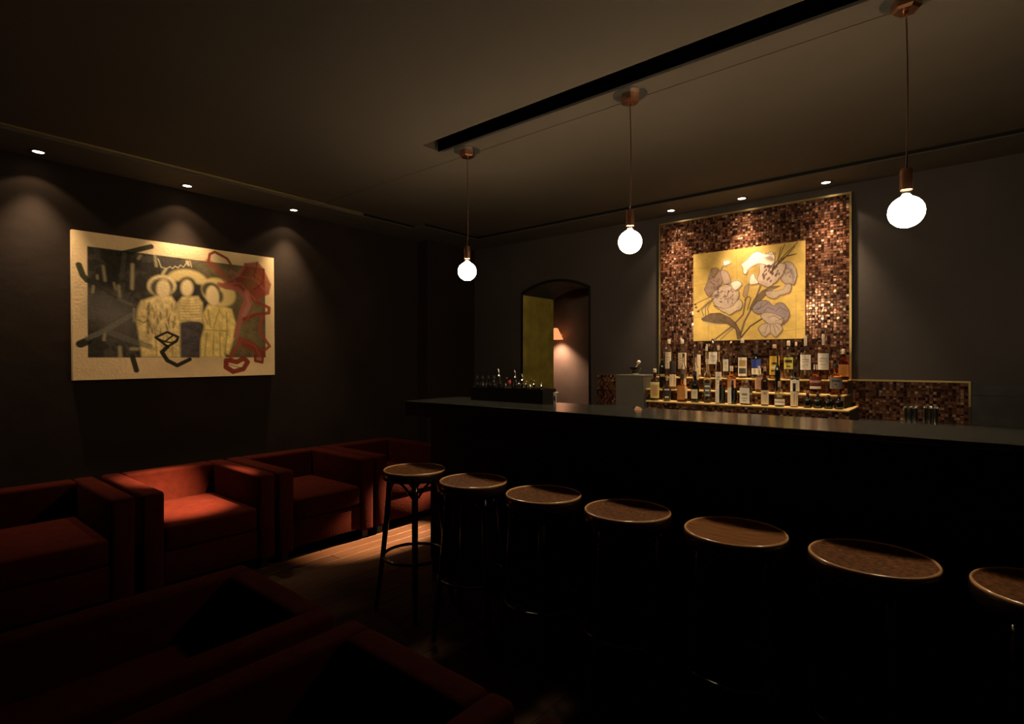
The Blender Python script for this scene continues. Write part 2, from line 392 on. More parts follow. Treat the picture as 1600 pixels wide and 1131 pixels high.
# ------------------------------------------------------------------ painter for flat pictures
def homog(src):
    dst = [(0, 0), (1, 0), (1, 1), (0, 1)]
    A = []; b = []
    for (x, y), (u, v) in zip(src, dst):
        A += [[x, y, 1, 0, 0, 0, -u * x, -u * y], [0, 0, 0, x, y, 1, -v * x, -v * y]]; b += [u, v]
    hh = np.linalg.solve(np.array(A, float), np.array(b, float))
    return np.append(hh, 1).reshape(3, 3)
class Paint:
    def __init__(s, quad, w, h, nx, ny):
        s.Hm = homog(quad); s.w, s.h = w, h; s.nx, s.ny = nx, ny
        s.U, s.V = np.meshgrid((np.arange(nx) / (nx - 1)) * w, (np.arange(ny) / (ny - 1)) * h)
        s.img = np.zeros((ny, nx, 3)); s.met = np.zeros((ny, nx)); s.rng = np.random.RandomState(3)
    def P(s, p):
        q = s.Hm @ np.array([p[0], p[1], 1.0]); return (q[0] / q[2] * s.w, q[1] / q[2] * s.h)
    def noise(s, cell):
        out = np.zeros((s.ny, s.nx)); amp = 1.0; tot = 0
        for o in range(4):
            gx, gy = int(s.w / cell) + 3, int(s.h / cell) + 3
            g = s.rng.rand(gy, gx)
            fx, fy = s.U / cell, s.V / cell
            ix, iy = fx.astype(int), fy.astype(int); tx, ty = fx - ix, fy - iy
            tx = tx * tx * (3 - 2 * tx); ty = ty * ty * (3 - 2 * ty)
            out += amp * ((g[iy, ix] * (1 - tx) + g[iy, ix + 1] * tx) * (1 - ty) + (g[iy + 1, ix] * (1 - tx) + g[iy + 1, ix + 1] * tx) * ty)
            tot += amp; amp *= .6; cell *= .5
        return out / tot
    def blend(s, mask, col, met=0.0):
        col = np.array(col, float)
        s.img = s.img * (1 - mask[..., None]) + col * mask[..., None]
        s.met = s.met * (1 - mask) + met * mask
    def segdist(s, pts, closed=False):
        P = [s.P(p) for p in pts]
        if closed: P.append(P[0])
        D = np.full(s.U.shape, 9.0)
        for (x0, y0), (x1, y1) in zip(P, P[1:]):
            dx, dy = x1 - x0, y1 - y0; L = dx * dx + dy * dy + 1e-12
            t = np.clip(((s.U - x0) * dx + (s.V - y0) * dy) / L, 0, 1)
            D = np.minimum(D, np.hypot(s.U - x0 - t * dx, s.V - y0 - t * dy))
        return D
    def inside(s, pts):
        P = [s.P(p) for p in pts]; ins = np.zeros(s.U.shape, bool); j = len(P) - 1
        for i in range(len(P)):
            xi, yi = P[i]; xj, yj = P[j]
            c = ((yi > s.V) != (yj > s.V)) & (s.U < (xj - xi) * (s.V - yi) / (yj - yi + 1e-12) + xi)
            ins ^= c; j = i
        return ins
    def petal(s, pts, col, ruffle=7.0, tex=.3, seed=1, vein=None):
        r = np.random.RandomState(seed); q = []
        n = len(pts)
        for i in range(n):                                  # rounded, ruffled outline
            p0, p1, p2, p3 = [np.array(pts[(i + k - 1) % n], float) for k in range(4)]
            for t in np.arange(0, 1, .125):
                c = .5 * ((2 * p1) + (p2 - p0) * t + (2 * p0 - 5 * p1 + 4 * p2 - p3) * t * t + (3 * p1 - p0 - 3 * p2 + p3) * t ** 3)
                q.append(tuple(c + r.uniform(-ruffle, ruffle, 2) * .5))
        s.poly([(x + 9, y + 12) for x, y in q], (.24, .12, .05), .85, .006)
        s.poly(q, col, 1, .003, edge=(.07, .04, .03), ew=.0022, tex=tex)
        cx_, cy_ = np.mean([p[0] for p in q]), np.mean([p[1] for p in q])
        s.poly([(cx_ + (x - cx_) * .62 - 6, cy_ + (y - cy_) * .62 - 8) for x, y in q], tuple(min(1, c * 1.28) for c in col), .55, .03)
        if vein:
            for k in range(0, len(q), 7): s.stroke([vein, (vein[0] + (q[k][0] - vein[0]) * .8, vein[1] + (q[k][1] - vein[1]) * .8)], .0022, tuple(c * .6 for c in col), .5)
    def poly(s, pts, col, alpha=1.0, soft=0.004, edge=None, ew=0.004, tex=0.0):
        ins = s.inside(pts); D = s.segdist(pts, True); sd = np.where(ins, D, -D)
        m = np.clip(sd / soft * .5 + .5, 0, 1) * alpha
        s.blend(m, col)
        if tex: s.img *= (1 - m + m * (1 + tex * (s.noise(.03) - .5) * 2))[..., None]
        if edge is not None: s.blend(np.clip((ew - D) / .003 + .5, 0, 1) * .9, edge)
    def stroke(s, pts, wd, col, alpha=1.0, soft=0.003, closed=False):
        s.blend(np.clip((wd / 2 - s.segdist(pts, closed)) / soft + .5, 0, 1) * alpha, col)
    def ell(s, c, rx, ry, col, alpha=1.0, soft=0.006, rot=0, a0=0, a1=360, **k):
        n = 28; r = math.radians(rot)
        pts = []
        for i in range(n):
            a = math.radians(a0 + (a1 - a0) * i / (n - 1 if a1 - a0 < 360 else n))
            x, y = rx * math.cos(a), ry * math.sin(a)
            pts.append((c[0] + x * math.cos(r) - y * math.sin(r), c[1] + x * math.sin(r) + y * math.cos(r)))
        s.poly(pts, col, alpha, soft, **k)
    def mesh(s, name, m, parent, place):
        """place(u,v) -> xyz with u,v in metres from the top left corner"""
        nx, ny = s.nx, s.ny
        co = np.array([place(u, v) for u, v in zip(s.U.ravel(), s.V.ravel())], np.float32)
        idx = np.arange(nx * ny).reshape(ny, nx)
        q = np.stack([idx[:-1, :-1], idx[1:, :-1], idx[1:, 1:], idx[:-1, 1:]], -1).reshape(-1, 4)
        me = bpy.data.meshes.new(name)
        me.vertices.add(len(co)); me.vertices.foreach_set('co', co.ravel())
        me.loops.add(q.size); me.loops.foreach_set('vertex_index', q.ravel().astype(np.int32))
        me.polygons.add(len(q)); me.polygons.foreach_set('loop_start', np.arange(0, q.size, 4, dtype=np.int32))
        me.update(calc_edges=True)
        a = me.color_attributes.new('paint', 'FLOAT_COLOR', 'POINT')
        rgba = np.concatenate([np.clip(s.img, 0, 1).reshape(-1, 3), s.met.reshape(-1, 1)], 1).astype(np.float32)
        a.data.foreach_set('color', rgba.ravel())
        me.materials.append(M[m]); me.validate()
        o = bpy.data.objects.new(name, me); COL.objects.link(o); o.parent = parent
        return o

# ------------------------------------------------------------------ painting on the left wall
XF = XL + 0.045
c_tl, c_tr = PX(112.2, 358.1, XF), PX(429, 403.3, XF)
c_bl, c_br = PX(113.4, 594.5, XF), PX(428, 585.4, XF)
pw = (c_tr.y - c_tl.y + c_br.y - c_bl.y) / 2; ph = (c_tl.z - c_bl.z + c_tr.z - c_br.z) / 2
tilt = math.atan2((c_tr.z - c_tl.z + c_br.z - c_bl.z) / 2, pw)
cen = (c_tl + c_tr + c_bl + c_br) / 4
pa = Paint([(93, 76), (1420, 265), (1416, 1028), (98, 1066)], pw, ph, 330, 240)
nz = pa.noise(.12)[..., None]; nf = pa.noise(.02)[..., None]
pa.img[:] = np.array((.80, .60, .33)) * (.88 + .24 * nz) * (.97 + .06 * nf)
IN = [(196, 188), (1360, 335), (1358, 915), (196, 917)]
pa.poly(IN, (.042, .036, .028), soft=.002)
pa.poly([(880, 280), (1360, 335), (1358, 915), (930, 915), (1150, 640)], (.22, .17, .06), .6, .09)
inm = pa.inside(IN)
n1 = pa.noise(.07); n2 = pa.noise(.022)
pa.img = np.where(inm[..., None], pa.img * (.35 + 1.1 * n1 + .4 * n2)[..., None], pa.img)
pa.img = np.where((inm & (n1 > .56))[..., None], pa.img * .75 + np.array((.15, .13, .10)) * .25, pa.img)
# light flecks on the dark ground
for a, b, wd in [((300, 320), (312, 412), .014), ((492, 310), (488, 465), .02), ((400, 450), (408, 515), .016), ((640, 250), (648, 318), .014), ((310, 745), (302, 800), .014),
                 ((405, 850), (408, 915), .02), ((235, 450), (230, 490), .01), ((500, 600), (500, 680), .012), ((370, 430), (380, 470), .01), ((260, 380), (262, 400), .008), ((545, 250), (530, 270), .01), ((480, 860), (520, 860), .02)]:
    pa.stroke([a, b], wd, (.55, .46, .24), .75, .018)
pa.stroke([(660, 270), (680, 325), (715, 335), (740, 322), (755, 335), (772, 318), (790, 330), (808, 312), (826, 325), (845, 300), (870, 285), (880, 325)], .007, (.60, .50, .26), .9)
pa.stroke([(850, 290), (860, 310)], .02, (.62, .52, .3), .8, .01)
pa.stroke([(690, 370), (710, 340)], .02, (.58, .48, .26), .8, .01)
for cx_, cy_, rx, ry in [(350, 640, 130, 120), (300, 560, 90, 70), (450, 700, 60, 120)]:  # soft grey patches paint a gloss sheen on the lower left
    pa.ell((cx_, cy_), rx, ry, (.20, .18, .15), .45, .08)
skin, cloth, ink = (.84, .66, .34), (.78, .60, .25), (.06, .05, .035)
# standing figure two (behind), its wide hat
pa.ell((850, 425), 138, 84, (.72, .56, .23), .95, .012, 8, 180, 360)
pa.poly([(785, 560), (815, 520), (920, 515), (950, 560), (945, 690), (860, 680), (800, 692)], cloth, 1, .01, tex=.5)
pa.poly([(800, 692), (860, 680), (935, 684), (930, 915), (798, 915)], (.085, .07, .07), 1, .008, tex=.6)
pa.ell((850, 440), 58, 52, ink, .95, .012); pa.ell((848, 462), 40, 54, skin, 1, .012)
for k in range(8): pa.stroke([(800, 540 + 19 * k), (860, 546 + 18 * k), (940, 538 + 19 * k)], .005, (.26, .18, .05), .55, .006)
# figure one with round hat
pa.ell((683, 448), 95, 72, (.82, .66, .32), 1, .01); pa.ell((683, 455), 76, 58, ink, .95, .012)
pa.ell((683, 492), 110, 40, (.10, .085, .05), .6, .02, 0, 0, 180)
pa.poly([(522, 600), (545, 545), (640, 515), (745, 515), (785, 570), (800, 680), (800, 915), (548, 915), (528, 760), (515, 680)], cloth, 1, .01, tex=.55)
pa.ell((693, 468), 46, 62, skin, 1, .01)
rs = np.random.RandomState(5)
for k in range(46):
    x0, y0 = 585 + rs.rand() * 190, 540 + rs.rand() * 190
    dx, dy = rs.rand() * 40 - 20, 22 + rs.rand() * 30
    pa.stroke([(x0, y0), (x0 + dx, y0 + dy)], .005 + .006 * rs.rand(), [(.20, .14, .05), (.80, .68, .42), (.10, .07, .03)][k % 3], .6, .006)
pa.stroke([(600, 560), (590, 660), (590, 760)], .014, (.12, .09, .03), .7, .012)
pa.stroke([(525, 670), (560, 690), (590, 672)], .012, (.12, .09, .03), .7, .01)
for x0 in (640, 690, 745): pa.stroke([(x0, 760), (x0 + 6, 912)], .008, (.34, .22, .06), .6, .01)
# figure three with tilted hat
pa.ell((1055, 490), 118, 86, (.74, .58, .22), 1, .012, 28)
pa.ell((1005, 475), 62, 50, ink, .95, .012, 20); pa.ell((1066, 520), 20, 36, ink, .9, .012)
pa.poly([(945, 640), (985, 570), (1085, 580), (1140, 600), (1165, 690), (1150, 800), (1118, 895), (1090, 890), (1092, 915), (930, 915), (935, 800), (958, 720)], (.78, .60, .20), 1, .01, tex=.4)
pa.ell((1016, 512), 42, 66, skin, 1, .01, -8)
for a, b in [((985, 600), (1000, 720)), ((1060, 600), (1020, 720)), ((1105, 620), (1108, 740)), ((950, 735), (1100, 742)), ((975, 760), (960, 905)), ((1020, 760), (1015, 905)), ((1060, 755), (1062, 905)), ((1108, 745), (1092, 890)), ((958, 640), (985, 700))]:
    pa.stroke([a, b], .008, (.20, .14, .04), .65, .01)
# dark green and grey strokes
for pts, wd, c_, al in [([(400, 240), (470, 225), (615, 190)], .036, (.020, .028, .016), .95), ([(140, 310), (165, 378), (195, 412)], .036, (.022, .034, .018), .95),
                        ([(195, 412), (400, 535)], .006, (.03, .03, .02), .9), ([(400, 535), (480, 570)], .022, (.22, .20, .16), .5), ([(148, 828), (195, 808)], .052, (.016, .022, .014), .97),
                        ([(195, 790), (310, 740), (480, 640)], .035, (.22, .21, .17), .55), ([(310, 740), (440, 790), (600, 845)], .040, (.16, .15, .11), .65),
                        ([(490, 920), (513, 1000)], .034, (.018, .024, .016), .97), ([(440, 240), (420, 400)], .03, (.14, .14, .11), .35)]:
    pa.stroke(pts, wd, c_, al, .005)
K = (.010, .010, .010)
pa.stroke([(640, 785), (715, 750), (788, 782), (775, 812), (718, 845)], .018, K, .97, closed=True)
pa.stroke([(655, 795), (700, 812), (750, 775)], .014, K, .95); pa.stroke([(700, 812), (745, 820), (785, 800)], .014, K, .95)
pa.stroke([(718, 845), (680, 880), (715, 935), (780, 968), (862, 928)], .030, K, .97)
# red ribbons
R1, R2, R3 = (.21, .030, .016), (.40, .12, .08), (.28, .055, .03)
pa.poly([(1225, 300), (1312, 290), (1350, 330), (1400, 440), (1385, 502), (1290, 552), (1255, 520), (1180, 470), (1100, 470), (1055, 440), (1120, 420), (1200, 380)], R1, .82, .006)
pa.poly([(1255, 340), (1310, 340), (1330, 430), (1270, 470), (1215, 440)], (.16, .10, .03), .55, .03)
pa.stroke([(990, 290), (1000, 240), (1032, 225), (1112, 268), (1135, 302)], .020, R1, .95)
pa.stroke([(990, 290), (1080, 370), (1115, 430), (1180, 440)], .05, R3, .6, .012)
pa.stroke([(1140, 350), (1180, 380), (1220, 330)], .03, R2, .6, .01)
pa.stroke([(1060, 440), (1180, 470), (1240, 530), (1205, 620), (1185, 700), (1165, 780)], .042, R2, .85, .01)
pa.stroke([(1240, 490), (1260, 560), (1220, 640)], .04, (.46, .17, .13), .75, .012)
pa.stroke([(1300, 550), (1385, 592), (1382, 625), (1300, 635), (1220, 665)], .028, R1, .92)
pa.stroke([(1335, 650), (1318, 745), (1385, 842), (1330, 885), (1260, 830), (1195, 790)], .026, R3, .92)
pa.poly([(1180, 790), (1260, 800), (1345, 870), (1340, 950), (1295, 945), (1280, 880), (1200, 850)], R1, .7, .01)
pa.stroke([(1195, 800), (1130, 920), (1100, 950)], .03, R3, .85)
pa.stroke([(1100, 935), (1098, 978), (1145, 1008), (1212, 990), (1240, 945), (1215, 920), (1170, 945), (1125, 935)], .040, R1, .97, closed=True)
pa.stroke([(1290, 900), (1290, 938), (1335, 948), (1345, 880)], .022, R1, .97)
for pts, wd, c_ in [([(1230, 300), (1300, 380), (1395, 440)], .012, (.30, .06, .035)), ([(1312, 290), (1290, 380), (1330, 480)], .010, (.13, .018, .012)), ([(1200, 385), (1290, 400), (1380, 500)], .014, (.32, .075, .05)), ([(1100, 440), (1200, 430), (1300, 545)], .012, (.34, .10, .07)),
                    ([(1255, 520), (1280, 600), (1220, 700)], .014, (.30, .07, .05)), ([(1200, 800), (1290, 840), (1340, 940)], .010, (.32, .08, .05)), ([(1130, 360), (1170, 430), (1060, 440)], .012, (.36, .11, .08)), ([(1350, 340), (1345, 430), (1290, 470)], .016, (.12, .02, .012)), ([(1110, 960), (1200, 985)], .008, (.10, .015, .01))]:
    pa.stroke(pts, wd, c_, .7, .008)
painting = tag(empty('figure_painting', cen), 'large cream canvas with three hatted figures and red ribbon strokes on dark wall', 'painting')
painting.rotation_euler = (-0.0, 0, 0)
ct, st = math.cos(tilt), math.sin(tilt)
def place_left(u, v):
    a, b = u - pw / 2, ph / 2 - v
    return (0.0012, a * ct - b * st, a * st + b * ct)
pa.mesh('painted_canvas', 'canvas', painting, place_left)
bm = B(-0.040, 0.0, -pw / 2, pw / 2, -ph / 2, ph / 2)
bmesh.ops.rotate(bm, verts=bm.verts, matrix=Matrix.Rotation(tilt, 3, 'X'))
obj('stretcher', bm, 'canvas_edge', painting)

# ------------------------------------------------------------------ mosaic panel, dado, stepped shelf
def tiles(x0, x1, z0, z1, y, pitch=0.0208, gap=0.0022, th=0.005, horiz=False, skip=None):
    nx = max(1, round((x1 - x0) / pitch)); nz_ = max(1, round((z1 - z0) / pitch))
    px_, pz = (x1 - x0) / nx, (z1 - z0) / nz_
    V, Fc = [], []
    for i in range(nx):
        for j in range(nz_):
            cells = [(0, 1, 0, 1)]
            r = random.random()
            if r < .10: cells = [(0, .5, 0, 1), (.5, 1, 0, 1)]
            elif r < .20: cells = [(0, 1, 0, .5), (0, 1, .5, 1)]
            for a, b, c, d in cells:
                xa, xb = x0 + (i + a) * px_ + gap / 2, x0 + (i + b) * px_ - gap / 2
                za, zb = z0 + (j + c) * pz + gap / 2, z0 + (j + d) * pz - gap / 2
                if skip and skip(xa, xb, za, zb): continue
                t = th + random.uniform(-.0012, .0012)
                sx, sz = random.gauss(0, .022), random.gauss(0, .022)
                n = len(V); e = .0012
                for (xx, zz) in ((xa, za), (xb, za), (xb, zb), (xa, zb)): V.append((xx, y, zz))
                mx, mz = (xa + xb) / 2, (za + zb) / 2
                for (xx, zz) in ((xa + e, za + e), (xb - e, za + e), (xb - e, zb - e), (xa + e, zb - e)):
                    V.append((xx, y - t + sx * (xx - mx) + sz * (zz - mz), zz))
                Fc += [(n + 4, n + 5, n + 6, n + 7), (n, n + 1, n + 5, n + 4), (n + 1, n + 2, n + 6, n + 5), (n + 2, n + 3, n + 7, n + 6), (n + 3, n, n + 4, n + 7)]
    return V, Fc
def tile_obj(name, V, Fc, parent):
    me = bpy.data.meshes.new(name); me.from_pydata(V, [], Fc); me.materials.append(M['mosaic']); me.update()
    o = bpy.data.objects.new(name, me); COL.objects.link(o); o.parent = parent
    return stuff(o)
YP = YB - 0.022
p0, p1 = PY(1030.2, 351.2, YP), PY(1331, 298.7, YP)
PX0, PX1, PZT = p0.x, p1.x, (p0.z + p1.z) / 2
ZBC = 0.98                                   # back counter height
ZT = [1.072, 1.165, 1.268]                   # shelf steps
YT = [4.32, 4.465, 4.61]
panel = tag(empty('framed_mosaic', ((PX0 + PX1) / 2, YB, ZBC)), 'tall panel of coppery brown glass mosaic in a slim brass frame', 'wall panel')
def at(o, bm):                                # move world-space mesh into the frame of its parent
    bmesh.ops.translate(bm, verts=bm.verts, vec=-o.location); return bm
def tv(o, V): l = o.location; return [(x - l.x, y - l.y, z - l.z) for x, y, z in V]
obj('backing', at(panel, B(PX0, PX1, YP, YB - .0005, ZBC + .001, PZT)), 'grout', panel)
V, Fc = tiles(PX0 + .016, PX1 - .016, ZT[2] - .02, PZT - .016, YP)
tile_obj('mosaic_tiles', tv(panel, V), Fc, panel)
for nm, a in [('frame_rail', (PX0, PX1, PZT - .015, PZT)), ('frame_rail', (PX0, PX0 + .015, ZT[2], PZT - .015)), ('frame_rail', (PX1 - .015, PX1, ZT[2], PZT - .015))]:
    obj(nm, at(panel, B(a[0], a[1], YP - .011, YP, a[2], a[3])), 'brass', panel)

YD = YB - 0.020
XD1 = PY(1517, 596, YD).x; XD0 = PY(933, 590, YD).x; ZD = PY(1425, 594, YD).z
for nm, (xa, xb), lab, trim in [('mosaic_dado', (PX1 + .002, XD1), 'low dark mosaic splashback with brass edge beside the bottle shelves', True),
                               ('mosaic_dado', (XD0, PX0 - .002), 'small low dark mosaic patch between doorway and grey box', False)]:
    d = tag(empty(nm, ((xa + xb) / 2, YB, ZBC)), lab, 'splashback')
    obj('backing', at(d, B(xa, xb, YD, YB - .0005, ZBC + .001, ZD)), 'grout', d)
    V, Fc = tiles(xa + .002, xb - (.014 if trim else .002), ZBC + .003, ZD - (.013 if trim else .003), YD)
    tile_obj('mosaic_tiles', tv(d, V), Fc, d)
    if trim:
        obj('edge_trim', at(d, B(xa, xb, YD - .010, YD, ZD - .012, ZD)), 'brass', d)
        obj('edge_trim', at(d, B(xb - .012, xb, YD - .010, YD, ZBC + .12, ZD - .012)), 'brass', d)
# dark slate upstand right of the dado
up = tag(empty('stone_upstand', ((XD1 + XR) / 2, YB, ZBC)), 'dark stone upstand along the wall beyond the brass-edged mosaic', 'splashback')
zl = PY(1560, 619, YD).z
obj('slab', at(up, B(XD1 + .004, XR - .004, YB - .03, YB - .0005, ZBC + .001, zl)), 'stone_d', up)
obj('ledge', at(up, B(XD1 + .004, XR - .004, YB - .022, YB - .0005, zl + .002, ZD - .02)), 'stone_d', up)

# back counter: a carcass and its top
BCX0, BCX1, BCY = -2.72, XR - .01, 4.10
bc = tag(empty('back_bar_cabinet', ((BCX0 + BCX1) / 2, 4.45, 0)), 'long black cabinet under the back counter behind the bar', 'cabinet')
obj('carcass', at(bc, B(BCX0 + .02, BCX1, BCY + .03, YB - .001, 0.08, ZBC - .031)), 'blackwood', bc)
obj('plinth', at(bc, B(BCX0 + .04, BCX1, BCY + .08, YB - .001, 0.0, 0.08)), 'black', bc)
nd = 8
for i in range(nd):
    a = BCX0 + .03 + (BCX1 - BCX0 - .04) * i / nd; b_ = a + (BCX1 - BCX0 - .04) / nd - .006
    dr = obj('door', at(bc, B(a, b_, BCY + .012, BCY + .03, .09, ZBC - .04)), 'blackwood', bc)
tag(obj('back_counter_top', RB(BCX0, BCX1, BCY, YB - .001, ZBC - .03, ZBC, .003, 1), 'stone'), 'dark polished stone top of the back counter under the bottles', 'countertop')

# stepped bottle shelf
SX_0, SX_1 = PY(1009.5, 626, YT[0]).x, PY(1327, 641, YT[0]).x
YSH = YP - .0125
for k in range(3):
    za = ZBC + .001 if k == 0 else ZT[k - 1] + .0005
    x0, x1 = (SX_0, SX_1) if k == 0 else (PX0 + .015, PX1 - .004)
    sh = tag(empty('bottle_shelf', ((x0 + x1) / 2, (YT[k] + YSH) / 2, za)),
             ['lowest mosaic-faced step of the bottle shelf', 'middle mosaic-faced step of the bottle shelf', 'topmost mosaic-faced step of the bottle shelf'][k], 'shelf', 'steps of the bottle shelf')
    obj('riser', at(sh, B(x0, x1, YT[k] + .004, YSH, za, ZT[k] - .012)), 'grout', sh)
    V, Fc = tiles(x0 + .002, x1 - .002, za + .002, ZT[k] - .013, YT[k] + .004)
    tile_obj('riser_tiles', tv(sh, V), Fc, sh)
    obj('step_board', at(sh, RB(x0, x1, YT[k] - .008, YSH, ZT[k] - .012, ZT[k], .002, 1)), 'goldpaper', sh)

# golden lily painting
YG = YP - 0.030
g = [PY(1083.3, 397.3, YG), PY(1257.6, 376, YG), PY(1258, 528.6, YG), PY(1083.8, 533, YG)]
gw = (g[1].x - g[0].x + g[2].x - g[3].x) / 2; gh = (g[0].z - g[3].z + g[1].z - g[2].z) / 2
gc = sum(g, Vector()) / 4
gp = Paint([(22, 185), (1185, 42), (1190, 1055), (25, 1085)], gw, gh, 300, 260)
nz = gp.noise(.13)[..., None]; nf = gp.noise(.03)[..., None]
gp.img[:] = np.array((.78, .55, .165)) * (.62 + .6 * nz) * (.88 + .24 * nf); gp.met[:] = .55
for a, b in [((25, 510), (190, 480)), ((190, 480), (180, 1075)), ((25, 840), (180, 830)), ((1095, 770), (1185, 765)), ((1095, 600), (1095, 1060)), ((180, 340), (190, 480)), ((1060, 580), (1190, 560)), ((960, 980), (1190, 950)), ((470, 200), (480, 450)), ((20, 330), (470, 320))]:
    gp.stroke([a, b], .0035, (.30, .18, .03), .55, .006)
pk, pkd, gr, grd, br = (.60, .47, .38), (.34, .24, .19), (.22, .15, .095), (.07, .045, .03), (.10, .06, .04)
wht = (.80, .72, .62)
# stems and leaves
gp.stroke([(250, 1068), (430, 930), (545, 810), (570, 660), (590, 560), (605, 490)], .013, gr, 1); gp.stroke([(310, 1068), (440, 950)], .008, gr, .9)
gp.stroke([(515, 1030), (560, 880), (640, 730), (690, 610), (725, 515)], .016, gr, 1)
gp.stroke([(525, 1045), (620, 930), (745, 850)], .012, br, 1); gp.stroke([(560, 660), (600, 620), (625, 640), (590, 760)], .008, br, .9)
gp.poly([(540, 610), (560, 520), (605, 485), (600, 560), (575, 650)], (.44, .30, .18), 1, edge=br, ew=.002)
gp.poly([(612, 745), (660, 650), (740, 565), (830, 520), (930, 512), (860, 548), (790, 600), (710, 680), (620, 765)], gr, 1, edge=grd, ew=.0025, tex=.3)
gp.poly([(108, 853), (200, 800), (300, 793), (400, 838), (470, 900), (515, 980), (522, 1060), (488, 1064), (468, 960), (380, 905), (250, 902), (130, 876)], gr, 1, edge=grd, ew=.0025, tex=.3)
gp.poly([(130, 876), (250, 902), (370, 905), (300, 915), (180, 895)], (.52, .40, .30), 1)
# right lily
gp.petal([(955, 285), (1030, 265), (1085, 320), (1103, 400), (1075, 490), (1030, 495), (970, 480), (935, 430)], (.50, .40, .34), seed=11)
gp.poly([(1000, 310), (1060, 350), (1080, 420), (1060, 470), (1050, 400)], (.24, .20, .22), .9, .01)
gp.petal([(720, 290), (800, 250), (900, 270), (985, 285), (965, 370), (900, 455), (810, 522), (745, 505), (700, 480), (690, 430), (712, 380)], pk, seed=12)
gp.petal([(522, 285), (560, 262), (590, 235), (640, 180), (700, 155), (770, 182), (845, 160), (875, 235), (835, 300), (760, 290), (700, 280), (650, 300), (600, 335), (575, 385), (545, 380), (540, 330)], wht, seed=13)
gp.poly([(760, 215), (830, 200), (872, 235), (850, 260), (790, 240)], pkd, .9, .008)
gp.petal([(610, 485), (618, 410), (652, 385), (672, 430), (705, 480), (640, 498)], wht, seed=14)
gp.petal([(778, 575), (880, 565), (960, 545), (1000, 490), (1045, 505), (1030, 575), (965, 600), (925, 610), (870, 645), (800, 622)], (.58, .46, .34), seed=15)
for pts in [[(840, 380), (860, 300), (920, 220), (975, 80)], [(845, 370), (930, 235), (1110, 62)], [(850, 340), (960, 240), (1080, 105)], [(860, 320), (980, 210), (1085, 185)], [(900, 250), (940, 110)], [(905, 255), (1000, 200), (1100, 180)]]:
    gp.stroke(pts, .007, grd, .95)
gp.poly([(832, 390), (845, 320), (875, 290), (860, 350)], grd, .9)
rs = np.random.RandomState(2)
for k in range(34):
    x0, y0 = 725 + rs.rand() * 200, 300 + rs.rand() * 170
    if x0 + y0 * .9 > 1270: continue
    gp.ell((x0, y0), 8, 15, (.11, .05, .04), .9, .004, 25)
for k in range(14): gp.ell((960 + rs.rand() * 90, 330 + rs.rand() * 120), 6, 10, (.22, .14, .12), .8, .004)
for k in range(14): gp.stroke([(775 + k * 8, 160 + (k % 3) * 8), (782 + k * 8, 190)], .003, br, .8)
# left lily
gp.petal([(215, 335), (285, 338), (300, 360), (325, 470), (250, 560), (190, 620), (138, 555), (160, 500), (190, 400)], pkd, seed=16)
gp.petal([(215, 335), (285, 338), (225, 425)], (.25, .18, .11), seed=17)
gp.petal([(305, 350), (330, 345), (380, 370), (412, 470), (345, 492), (325, 440)], (.44, .33, .27), seed=18)
gp.stroke([(310, 355), (330, 310), (400, 278)], .012, gr, 1); gp.petal([(335, 258), (395, 248), (412, 275), (345, 302)], wht, seed=19)
gp.petal([(218, 605), (290, 530), (360, 498), (440, 525), (500, 575), (480, 660), (400, 735), (320, 745), (240, 700)], pk, seed=20)
gp.petal([(415, 490), (480, 452), (528, 490), (490, 540), (450, 555)], wht, seed=21)
gp.petal([(235, 715), (330, 745), (430, 720), (500, 650), (535, 690), (520, 750), (470, 770), (405, 808), (330, 775)], (.70, .56, .40), seed=22)
for k in range(40):
    x0, y0 = 270 + rs.rand() * 190, 540 + rs.rand() * 150
    gp.ell((x0, y0), 6, 8, (.12, .06, .05), .85, .004)
for k in range(26): gp.ell((190 + rs.rand() * 110, 430 + rs.rand() * 120), 5, 8, (.14, .09, .08), .8, .004)
for pts in [[(280, 610), (200, 625), (40, 700)], [(260, 625), (180, 680), (75, 775)], [(240, 640), (150, 730), (150, 830)], [(240, 640), (170, 740), (185, 810)], [(230, 640), (110, 760), (130, 820)]]:
    gp.stroke(pts, .008, gr, .97)
for c_ in [(42, 705), (75, 775), (52, 735)]: gp.ell(c_, 14, 10, br, 1, .004)
gp.ell((270, 612), 30, 16, (.12, .09, .10), .8, .012)
# carnation
gp.petal([(640, 755), (680, 690), (720, 665), (800, 668), (860, 722), (900, 690), (960, 692), (1010, 745), (1030, 820), (990, 880), (930, 922), (850, 922), (760, 862), (735, 800), (690, 800)], (.36, .29, .30), seed=23)
gp.petal([(735, 800), (850, 790), (960, 850), (940, 910), (850, 922), (755, 862)], (.60, .48, .38), seed=24)
gp.petal([(708, 940), (775, 900), (840, 905), (920, 900), (955, 960), (930, 1000), (880, 1042), (830, 1000), (770, 1038), (718, 990)], (.60, .48, .37), seed=25)
for pts in [[(690, 760), (760, 720), (800, 690)], [(760, 780), (800, 730), (870, 760)], [(880, 780), (930, 730), (1000, 770)], [(800, 840), (870, 820), (960, 870)], [(830, 1000), (825, 910)], [(770, 1010), (800, 920)], [(890, 1010), (860, 915)], [(930, 970), (880, 915)], [(880, 880), (990, 830)], [(650, 760), (720, 740), (740, 690)]]:
    gp.stroke(pts, .004, br, .85)
lily = tag(empty('lily_painting', gc), 'square golden painting of spotted lilies hung on the mosaic panel', 'painting')
gp.mesh('gilded_canvas', 'gilded', lily, lambda u, v: (u - gw / 2, -.0012, gh / 2 - v))
obj('panel_board', B(-gw / 2, gw / 2, 0, .022, -gh / 2, gh / 2), 'gold_edge', lily)

